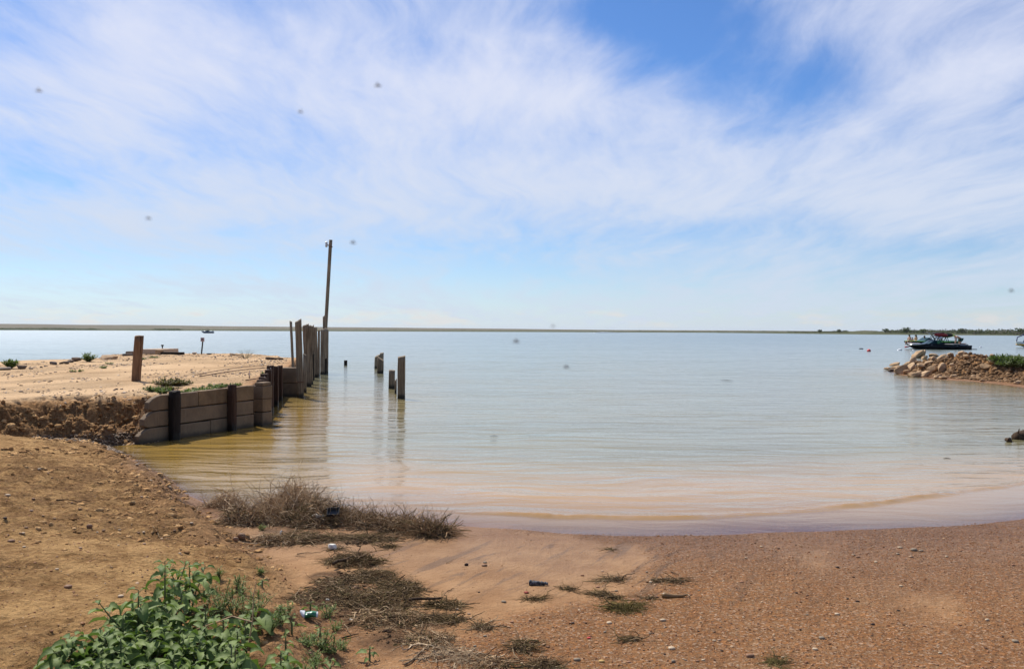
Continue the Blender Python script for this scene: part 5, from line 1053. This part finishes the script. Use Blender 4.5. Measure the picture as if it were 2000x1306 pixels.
def wakeboat(pxa, pxb, pyw, y_, hb, hs_, name, label, top_mt, hull_mt, stripe_mt):
    a = D(pxa, pyw, y_); b_ = D(pxb, pyw, y_); L_ = b_.x-a.x; B_ = 2.35
    root = empty(name, ((a.x+b_.x)/2, y_, 0), label, 'boat'); hull('hull', L_, B_, hb, hs_, hull_mt, root)
    deck('bow_deck', L_, B_, hb, hs_, top_mt, root, .01, .20, .035); deck('stern_deck', L_, B_, hb, hs_, top_mt, root, .80, .985, .035)
    for s_ in (-1, 1):
        mb = MB(); pts = []
        for i in range(12):
            t = .02+.78*i/11; bw = B_/2*min(1, math.sin(min(1, t*1.9+.03)*math.pi/2)**.62); pts.append((-L_/2+L_*t, s_*bw, hb+(hs_-hb)*t+.03))
        mb.tube(pts, .035, 6); mb.build('gunwale', M[stripe_mt], root, True)
    mb = MB(); V = [(-L_*.20, -.85, hb*.98), (-L_*.20, .85, hb*.98), (-L_*.09, .78, hb+.42), (-L_*.09, -.78, hb+.42)]
    mb.add(V+[(v[0]+.05, v[1], v[2]) for v in V], [(0, 1, 2, 3), (7, 6, 5, 4), (0, 4, 5, 1), (2, 6, 7, 3), (1, 5, 6, 2), (0, 3, 7, 4)])
    for s_ in (-1, 1):
        V = [(-L_*.20, s_*.85, hb*.98), (-L_*.09, s_*.78, hb+.42), (L_*.04, s_*.95, hb*.98), (-L_*.06, s_*.95, hb*.98)]
        mb.add(V+[(v[0], v[1]-s_*.04, v[2]) for v in V], [(0, 1, 2, 3), (7, 6, 5, 4), (0, 4, 5, 1), (1, 5, 6, 2), (2, 6, 7, 3), (3, 7, 4, 0)])
    mb.build('windshield', M['teal'], root)
    return root, L_
gb, GL = wakeboat(1767.5, 1866, 676, 94.5, .86, .72, 'ski_boat', 'lime green and black wakeboard boat behind the black one, its bow to the left', 'hullgreen', 'hullblack', 'hullgreen')
bbt, BL = wakeboat(1771.5, 1888, 678, 91.0, .62, .44, 'ski_boat', 'black wakeboard boat in front, with a tower and a platform at its stern', 'white', 'hullblack', 'hullblack')
f91 = 91.0/FPX
def mid(o, px, py, y_): return D(px, py, y_)-o.location
# bow highlight shaped as a chrome strip, stern platform of the black boat
mb = MB(); mb.tube([mid(bbt, 1773, 673.2, 90.3), mid(bbt, 1790, 672.3, 89.95), mid(bbt, 1806, 671.2, 89.8), mid(bbt, 1817, 666, 89.85)], [.04, .09, .06, .04], 6); mb.build('bow_highlight', M['chrome'], bbt, True)
mb = MB(); mb.box(mid(bbt, 1886, 683.0, 91)+Vector((.3, 0, .08)), (.9, 1.9, .06)); mb.build('swim_platform', M['blackc'], bbt, bevel=.02)
mb = MB(); mb.box(mid(bbt, 1868, 672.5, 91), (1.6, 2.0, .10)); mb.build('sun_pad', M['seatv'], bbt, bevel=.03)
for i, (px, py) in enumerate([(1820, 673.5), (1861.5, 674.3), (1870, 675.5)]):
    mb = MB(); mb.ball(mid(bbt, px, py, 89.78), (.07, .03, .03), 8, 5); mb.build('fitting', M['chrome'], bbt, True)
# towers
def tower(o, px0, px1, pyt, pyb, y_, label=None):
    t_ = MB()
    for s_ in (-1, 1):
        yo = s_*.95; a = mid(o, px0, pyb, y_); b_ = mid(o, px0+5, pyt, y_); c_ = mid(o, px1-4, pyt, y_); d_ = mid(o, px1, pyb, y_); m1 = mid(o, (px0+px1)/2, pyb, y_)
        for q in ([a, b_], [b_, c_], [c_, d_], [m1, b_], [m1, c_]): t_.tube([Vector((v.x, yo*(1-.2*(v.z > a.z)), v.z)) for v in q], .04, 6)
    bb1 = mid(o, px0+5, pyt, y_); cc1 = mid(o, px1-4, pyt, y_)
    for v in (bb1, cc1, (bb1+cc1)/2): t_.tube([Vector((v.x, -.76, v.z)), Vector((v.x, .76, v.z))], .04, 6)
    return t_.build('tower', M['blackc'], o, True)
tower(bbt, 1824, 1846, 656, 667, 91.0); tower(gb, 1822, 1842, 653, 665, 94.5)
mb = MB(); mb.add([tuple(mid(bbt, 1808, 650.6, 91)+Vector((0, -.9, 0))), tuple(mid(bbt, 1808, 650.6, 91)+Vector((0, .9, 0))), tuple(mid(bbt, 1836, 649.2, 91)+Vector((0, .95, 0))), tuple(mid(bbt, 1836, 649.2, 91)+Vector((0, -.95, 0)))] + [tuple(mid(bbt, 1808, 651.2, 91)+Vector((0, -.9, 0))), tuple(mid(bbt, 1808, 651.2, 91)+Vector((0, .9, 0))), tuple(mid(bbt, 1836, 652.2, 91)+Vector((0, .95, 0))), tuple(mid(bbt, 1836, 652.2, 91)+Vector((0, -.95, 0)))], [(0, 1, 2, 3), (7, 6, 5, 4), (0, 4, 5, 1), (1, 5, 6, 2), (2, 6, 7, 3), (3, 7, 4, 0)])
mb.build('canopy', M['blackc'], bbt)
mb = MB(); mb.tube([mid(bbt, 1814, 651, 90.2), mid(bbt, 1826, 660, 90.2)], .03, 6); mb.tube([mid(bbt, 1834, 651.5, 90.2), mid(bbt, 1830, 660, 90.2)], .03, 6); mb.build('canopy_frame', M['chrome'], bbt, True)
def boardthing(c, L_, wd, mt, label, tilt):
    V = []; F_ = []; K, n = 14, 8
    for i in range(K+1):
        t = i/K; xx = (t-.5)*L_; hw = wd/2*math.sin(math.pi*(.04+.92*t))**.45
        for k in range(n): a = 2*math.pi*k/n; V.append((xx, math.cos(a)*.04, math.sin(a)*hw))
    for i in range(K):
        for k in range(n): F_.append((i*n+k, i*n+(k+1) % n, (i+1)*n+(k+1) % n, (i+1)*n+k))
    F_ += [tuple(range(n)), tuple(range(K*n, K*n+n))]
    o = mesh_np('wakeboard', V, F_, M[mt], None, True); o.location = c; o.rotation_euler = (.35, tilt, 0); return tag(o, label, 'wakeboard', 'boards in the tower racks')
boardthing(D(1838, 654.2, 89.9), 1.45, .38, 'redboard', 'dark red wakeboard in the tower rack of the black boat', .03)
boardthing(D(1848, 655.0, 90.25), 1.5, .42, 'blackc', 'black wakeboard between the red and the lime ones in the rack', -.05)
boardthing(D(1853, 655.8, 90.6), 1.3, .40, 'limeboard', 'bright lime wakeboard at the right end of the tower rack', -.12)
mb = MB(); q = D(1833, 668, 89.8); mb.ball((0, 0, 0), (.16, .12, .22), 10, 7); mb.ball((.22, 0, .1), (.14, .1, .16), 10, 7); o = mb.build('green_bag', M['dgreen'], None, True); o.location = q; tag(o, 'green life vests hanging over the side of the black boat', 'life vest')
for i, (px, py) in enumerate([(1829, 659.5), (1834, 661), (1837, 659)]):
    mb = MB(); mb.tube([(0, -.18, 0), (0, .12, 0), (0, .2, 0)], [.10, .11, .04], 10); o = mb.build('tower_speaker', M['chrome'], bbt, True); o.location = mid(bbt, px, py, 89.9)
mb = MB(); mb.box(mid(gb, 1852, 667.5, 94.5), (1.9, 2.1, .28)); mb.build('engine_cover', M['dgreen'], gb, bevel=.05)
# ---- people
def skinned(name, V, E, Rr, mt, parent=None, sub=2):
    me = bpy.data.meshes.new(name); me.from_pydata([tuple(v) for v in V], E, []); o = bpy.data.objects.new(name, me); COL.objects.link(o); me.materials.append(mt)
    m_ = o.modifiers.new('skin', 'SKIN'); m_.use_smooth_shade = True
    for i, rr_ in enumerate(Rr): me.skin_vertices[0].data[i].radius = (rr_, rr_) if not hasattr(rr_, '__len__') else rr_
    me.skin_vertices[0].data[0].use_root = True; s_ = o.modifiers.new('sub', 'SUBSURF'); s_.levels = sub; s_.render_levels = sub
    if parent: o.parent = parent
    return o
M['skin'] = plain('sunned_skin', (.50, .27, .17), .5, .08); M['skind'] = plain('tanned_skin', (.36, .18, .11), .5, .08); M['hair'] = plain('dark_hair', (.03, .018, .012), .6, .2); M['hairbr'] = plain('brown_hair', (.10, .045, .022), .6, .2)
M['shortg'] = plain('green_shorts', (.02, .07, .05), .8, .2); M['olive'] = plain('olive_shorts', (.06, .07, .02), .8, .2); M['bikini'] = plain('black_swimwear', (.012, .012, .015), .7, .1)
def person(loc, J, label, skin='skin', hair='hair', cloth=None, cmt='shortg', sc=1.0, yaw=0, longhair=False):
    """J: joints: pelvis, chest, neck, head, [shoulder elbow wrist hand]x2, [hip knee ankle toe]x2"""
    root = empty('person', loc, label, 'person', rz=yaw)
    N_ = ['pelvis', 'waist', 'chest', 'neck', 'head', 'crown'] + [a+b_ for b_ in 'LR' for a in ('sho', 'elb', 'wri', 'han')]+[a+b_ for b_ in 'LR' for a in ('hip', 'kne', 'ank', 'toe')]
    R0 = {'pelvis': (.15, .11), 'waist': (.13, .095), 'chest': (.155, .11), 'neck': .055, 'head': (.085, .10), 'crown': (.06, .07), 'sho': .062, 'elb': .042, 'wri': .03, 'han': (.035, .02), 'hip': .088, 'kne': .058, 'ank': .038, 'toe': .03}
    idx = {k: i for i, k in enumerate(N_)}; V = [Vector(J[k])*sc for k in N_]
    E = [('pelvis', 'waist'), ('waist', 'chest'), ('chest', 'neck'), ('neck', 'head'), ('head', 'crown')]
    for s_ in 'LR': E += [('chest', 'sho'+s_), ('sho'+s_, 'elb'+s_), ('elb'+s_, 'wri'+s_), ('wri'+s_, 'han'+s_), ('pelvis', 'hip'+s_), ('hip'+s_, 'kne'+s_), ('kne'+s_, 'ank'+s_), ('ank'+s_, 'toe'+s_)]
    R_ = [tuple(q*sc for q in (R0[k] if k in R0 else R0[k[:3]])) if hasattr(R0[k] if k in R0 else R0[k[:3]], '__len__') else (R0[k] if k in R0 else R0[k[:3]])*sc for k in N_]
    skinned('body', V, [(idx[a], idx[b_]) for a, b_ in E], R_, M[skin], root)
    h = (V[idx['head']]+V[idx['crown']])/2+Vector((0, 0, .02)); mb = MB(); mb.ball(tuple(h), (.105*sc, .115*sc, .115*sc), 12, 8)
    if longhair: mb.ball(tuple(h+Vector((.06, 0, -.16))*sc), (.09*sc, .12*sc, .2*sc), 10, 7)
    mb.build('hair', M[hair], root, True)
    if cloth == 'shorts':
        k = ['pelvis', 'hipL', 'midL', 'hipR', 'midR']; pv = {'pelvis': V[idx['pelvis']], 'hipL': V[idx['hipL']], 'hipR': V[idx['hipR']], 'midL': V[idx['hipL']].lerp(V[idx['kneL']], .6), 'midR': V[idx['hipR']].lerp(V[idx['kneR']], .6)}
        skinned('shorts', [pv[q] for q in k], [(0, 1), (1, 2), (0, 3), (3, 4)], [(.175*sc, .135*sc), .12*sc, .10*sc, .12*sc, .10*sc], M[cmt], root)
    if cloth == 'bikini':
        mb = MB(); c_ = V[idx['chest']]; mb.ball(tuple(c_), (.14*sc, .19*sc, .045*sc), 12, 6); mb.build('bikini_top', M[cmt], root, True); mb = MB(); mb.ball(tuple(V[idx['pelvis']]), (.16*sc, .19*sc, .09*sc), 12, 6); mb.build('bikini_bottom', M[cmt], root, True)
    return root
SIT = dict(pelvis=(0, 0, .10), waist=(0, 0, .27), chest=(0, 0, .45), neck=(-.01, 0, .62), head=(-.03, 0, .72), crown=(-.03, 0, .82), shoL=(0, -.17, .53), elbL=(-.05, -.25, .30), wriL=(-.16, -.2, .14), hanL=(-.22, -.18, .10), shoR=(0, .17, .53), elbR=(-.05, .25, .30), wriR=(-.16, .2, .14), hanR=(-.22, .18, .10), hipL=(-.06, -.10, .08), kneL=(-.45, -.13, .12), ankL=(-.50, -.13, -.28), toeL=(-.62, -.13, -.32), hipR=(-.06, .10, .08), kneR=(-.45, .13, .12), ankR=(-.50, .13, -.28), toeR=(-.62, .13, -.32))
def at_boat(px, py, y_): return tuple(D(px, py, y_))
person(at_boat(1776.5, 668.0, 94.3), SIT, 'man sitting upright on the bow of the green boat, leftmost of the swimmers', 'skin', 'hair', 'shorts', 'olive', 1.0, .4)
person(at_boat(1782.3, 668.0, 94.0), SIT, 'small child sitting low on the bow between the man and the woman', 'skin', 'hairbr', 'shorts', 'bikini', .62, .2)
person(at_boat(1789, 668.0, 94.4), SIT, 'woman with long dark hair and dark swimwear sitting on the green boat', 'skin', 'hair', 'bikini', 'bikini', .98, .3, True)
person(at_boat(1806, 670.5, 94.6), SIT, 'person mostly hidden behind the windshield of the green boat, only the dark head showing', 'skind', 'hair', 'shorts', 'bikini', 1.0, 0)
BEND = dict(pelvis=(.0, 0, .78), waist=(-.14, 0, .90), chest=(-.36, 0, 1.0), neck=(-.56, 0, 1.06), head=(-.66, 0, 1.10), crown=(-.74, 0, 1.13), shoL=(-.44, -.17, 1.0), elbL=(-.48, -.22, .72), wriL=(-.56, -.2, .48), hanL=(-.60, -.2, .40), shoR=(-.42, .17, 1.0), elbR=(-.34, .24, .72), wriR=(-.38, .22, .48), hanR=(-.42, .2, .40), hipL=(.02, -.10, .74), kneL=(-.06, -.14, .40), ankL=(.16, -.14, .10), toeL=(.28, -.14, .05), hipR=(.02, .10, .74), kneR=(.0, .14, .40), ankR=(.22, .14, .10), toeR=(.34, .14, .05))
KNEEL = dict(BEND); KNEEL.update({k: (v[0], v[1], v[2]-.28) for k, v in BEND.items() if not k.startswith(('kne', 'ank', 'toe'))})
KNEEL.update(kneL=(-.10, -.14, .07), ankL=(.34, -.14, .07), toeL=(.48, -.14, .10), kneR=(-.06, .14, .07), ankR=(.38, .14, .07), toeR=(.52, .14, .10), wriL=(-.54, -.2, .22), hanL=(-.58, -.2, .12), wriR=(-.38, .22, .22), hanR=(-.42, .2, .12))
person(at_boat(1876, 672.4, 90.7), KNEEL, 'shirtless boy in green shorts on hands and knees at the stern of the black boat', 'skin', 'hairbr', 'shorts', 'shortg', 1.22, 0)
# ---- white boat cut by the right edge
a = D(1985, 675, 104); wb = empty('deck_boat', (a.x+3.1, 104, 0), 'white boat with an orange band and dark canopy at the right edge', 'boat')
hull('hull', 6.2, 2.4, .75, .62, 'white', wb, dr=.2); mb = MB()
for s_ in (-1, 1):
    pts = []
    for i in range(14):
        t = .03+.95*i/13; bw = 1.2*min(1, math.sin(min(1, t*1.9+.03)*math.pi/2)**.62); pts.append((-3.1+6.2*t, s_*(bw*.93), .17+.25*max(0, 1-t/.25)))
    mb.tube(pts, .085, 6)
mb.build('band', M['orange'], wb, True)
mb = MB(); mb.box((.8, 0, 1.78), (3.9, 2.1, .08), Matrix.Rotation(-.04, 3, 'Y')); mb.build('canopy', M['blackc'], wb, bevel=.03)
for (x_, mt_) in ((-2.55, 'bluep'), (2.4, 'chrome')):
    for s_ in (-1, 1): mb = MB(); mb.tube([(x_-.1, s_*.7, .7), (x_+.1, s_*.85, 1.3), (-1.1 if x_ < 0 else x_-.1, s_*.95, 1.8)], [.07 if x_ < 0 else .03]*3, 6); mb.build('canopy_post', M[mt_], wb, True)
for x_ in (-1.6, -.7, .6): mb = MB(); mb.box((x_, -.5, .85), (.45, .5, .35)); mb.build('seat', M['seatv'], wb, bevel=.05)
# ---- distant boat on the left
a = D(393.5, 650, 455); b_ = D(417, 650, 455); db = empty('motor_boat', ((a.x+b_.x)/2, 455, 0), 'distant dark blue motor boat on the open lake above the small sign', 'boat')
L_ = b_.x-a.x; hull('hull', L_, 2.5, 1.2, .9, 'hullblue', db); deck('bow_deck', L_, 2.5, 1.2, .9, 'white', db, .02, .35, .04)
mb = MB(); mb.box((0, 0, 1.15), (1.6, 1.6, .5)); mb.build('cabin', M['teal'], db, bevel=.1); mb = MB(); mb.box((0, 0, 2.1), (1.5, 1.7, .14)); mb.build('top', M['blackc'], db)
mb = MB(); [mb.tube([(x_, y2, 1.2), (x_, y2, 2.1)], .05, 6) for x_ in (-.5, .6) for y2 in (-.7, .7)]; mb.build('top_frame', M['blackc'], db)
mb = MB(); mb.box((L_/2-.3, 0, 1.1), (.35, .4, 1.1)); mb.build('outboard_motor', M['blackc'], db, bevel=.05)
# ---- tiny boat with its wake near the horizon
c_ = W(1171, 648.6, 0); k = 1100/c_.y; c_ = Vector((c_.x*k, 1100, 0)); tb_ = empty('motor_boat', tuple(c_), 'tiny speeding boat near the horizon at the middle of the lake', 'boat'); hull('hull', 5.5, 2, 1.0, .8, 'hullblack', tb_); mb = MB(); mb.box((.2, 0, 1.4), (1, .8, .9)); mb.build('cabin', M['blackc'], tb_, bevel=.1)
M['foam'] = plain('white_foam', (.8, .82, .84), .8, .05)
mb = MB(); mb.tube([(-10, 0, 0), (-4, 0, .25), (4, 0, .45), (16, 0, .3), (38, 0, .1)], [.1, .4, .6, .4, .1], 8, squash=1.5); o = mb.build('boat_wake', M['foam'], None, True); o.location = c_-Vector((0, 3, .2)); tag(o, 'white foam wake behind the tiny speeding boat', kind='stuff')
# ---- floats
def float_(px, py, rx, rz_, mt, label, name, cat, tilt=0, y_=None):
    p = W(px, py, 0); f = p.y/FPX; mb = MB(); mb.ball((0, 0, 0), (rx*f, rz_*f*1.2, rz_*f), 16, 10); 
    o = mb.build(name, M[mt], None, True); o.location = (p.x, p.y, rz_*f*.35); o.rotation_euler = (0, tilt, 0); return tag(o, label, cat)
M['redball'] = plain('red_buoy', (.55, .02, .02), .35, .1, bump=0)
rb = float_(1697, 686, 3.6, 3.4, 'redball', 'round red buoy floating left of the boats', 'buoy', 'buoy')
float_(1682, 681.5, 4.5, 1.4, 'blackp', 'black float just left of the red buoy', 'float', 'float')
M['floatw'] = M['white']
for px, py, rx, rz_, lb, tl in [(1757, 684, 5.6, 2.0, 'white slanted float between the red buoy and the boats', -.3), (1784, 684.5, 2.6, 1.6, 'white float under the bow of the black boat', 0), (1902, 690.5, 4.6, 1.3, 'flat white float right of the spit ridge', .1), (1915.5, 678.5, 2.6, 1.5, 'small white float between the black boat and the white one', 0)]: float_(px, py, rx, rz_, 'floatw', lb, 'float', 'float', tl)
mb = MB(); q = W(1772, 679.5, 0); mb.tube([(0, 0, 0), (.5, 0, .05)], [.1, .05], 6); o = mb.build('tow_float', M['redball'], None, True); o.location = (D(1767.5, 677.5, 93)); tag(o, 'small red float hanging under the bow of the green boat', 'float')
# low swells of wood at right
for i, (a_, b_, rd, lb) in enumerate([((1984, 858), (2040, 850), .13, 'dark floating log cut by the right edge'), ((1966, 862), (1975, 863), .055, 'small dark bird-like stub floating left of the log')]):
    p, q = W(*a_), W(*b_); mb = MB(); n = 7; r = random.Random(i); mb.tube([(q-p)*(j/(n-1))+Vector((0, 0, r.uniform(0, .03))) for j in range(n)], [rd*(.5+.5*math.sin(math.pi*(j+.8)/(n+.6)))*r.uniform(.8, 1.2) for j in range(n)], 9)
    if i == 0: mb.tube([(.02, 0, .03), (.06, 0, .18)], [.02, .008], 6)
    o = mb.build('floating_log', M['darkstick'], None, True); o.location = p+Vector((0, 0, .01)); tag(o, lb, 'log', 'dark wood floating at the right edge')
for i, (px, py) in enumerate([(1424, 743), (1850, 896), (965, 852), (1415, 742)]):
    p = W(px, py, 0); f = p.y/FPX; mb = MB(); mb.tube([(-8*f, 0, 0), (0, .02, .005), (7*f, 0, 0)], [.002, .006, .002], 6); o = mb.build('floating_twig', M['darkstick'], None, True); o.location = p+Vector((0, 0, .008)); tag(o, ('long thin dark twig floating on the open water' if i == 0 else 'faint short twig touching the long floating twig') if i < 1 or i == 3 else ('small dark twig floating near the right edge' if i == 1 else 'tiny twig floating in the near water'), 'twig')
# ---- midges hovering near the camera
M['midge'] = plain('midge_brown', (.10, .08, .07), .6, .1)
def midge(px, py, L_, label, y_=.62, a=0.0):
    c = D(px, py, y_); root = empty('midge', tuple(c), label, 'insect', 'midges flying in front of the sky', rz=a)
    mb = MB(); s_ = L_*y_/FPX; mb.tube([(-s_*.5, 0, 0), (-s_*.2, 0, s_*.03), (s_*.2, 0, 0), (s_*.5, 0, -s_*.08)], [s_*.05, s_*.12, s_*.13, s_*.05], 8); mb.build('body', M['midge'], root, True)
    for sg_ in (-1, 1): mb = MB(); mb.add([(0, 0, s_*.1), (-s_*.15, sg_*s_*.3, s_*.3), (s_*.12, sg_*s_*.45, s_*.36), (s_*.1, sg_*s_*.1, s_*.12)], [(0, 1, 2, 3)]); mb.build('wing', M['midge'], root)
for (px, py, L_, lb, a) in [(76, 178, 13, 'midge high at the left edge of the sky', .2), (738, 168, 14, 'midge in the white cloud left of the middle of the sky', -.2), (587, 219, 10, 'small midge left of and below the one in the white cloud', .3), (290, 427, 11, 'midge above the brown post in the lower left sky', .1), (689, 474, 12, 'midge right of the top of the utility pole', .5), (1080, 637, 8, 'tiny midge just above the horizon in the middle', .1), (1975, 568, 10, 'midge near the right edge above the treeline', -.1), (1008, 667, 14, 'midge low in front of the middle water just under the horizon', .4), (1106, 717, 12, 'midge in front of the middle water below the other', .3)]: midge(px, py, L_, lb, .34, a)

# ---- the air: pale even haze round the whole place
hm, hn = mat('pale_air'); pv = hn.n('ShaderNodeVolumePrincipled', {'Color': (0.80, 0.88, 1.0, 1), 'Density': 0.00003, 'Anisotropy': 0.3})
hn.n('ShaderNodeOutputMaterial', {'Volume': pv.outputs[0]})
mb = MB(); mb.box((0, 0, 13.5), (18600, 18600, 34)); o = mb.build('haze', hm); tag(o, 'pale haze in the air over the lake', kind='stuff')
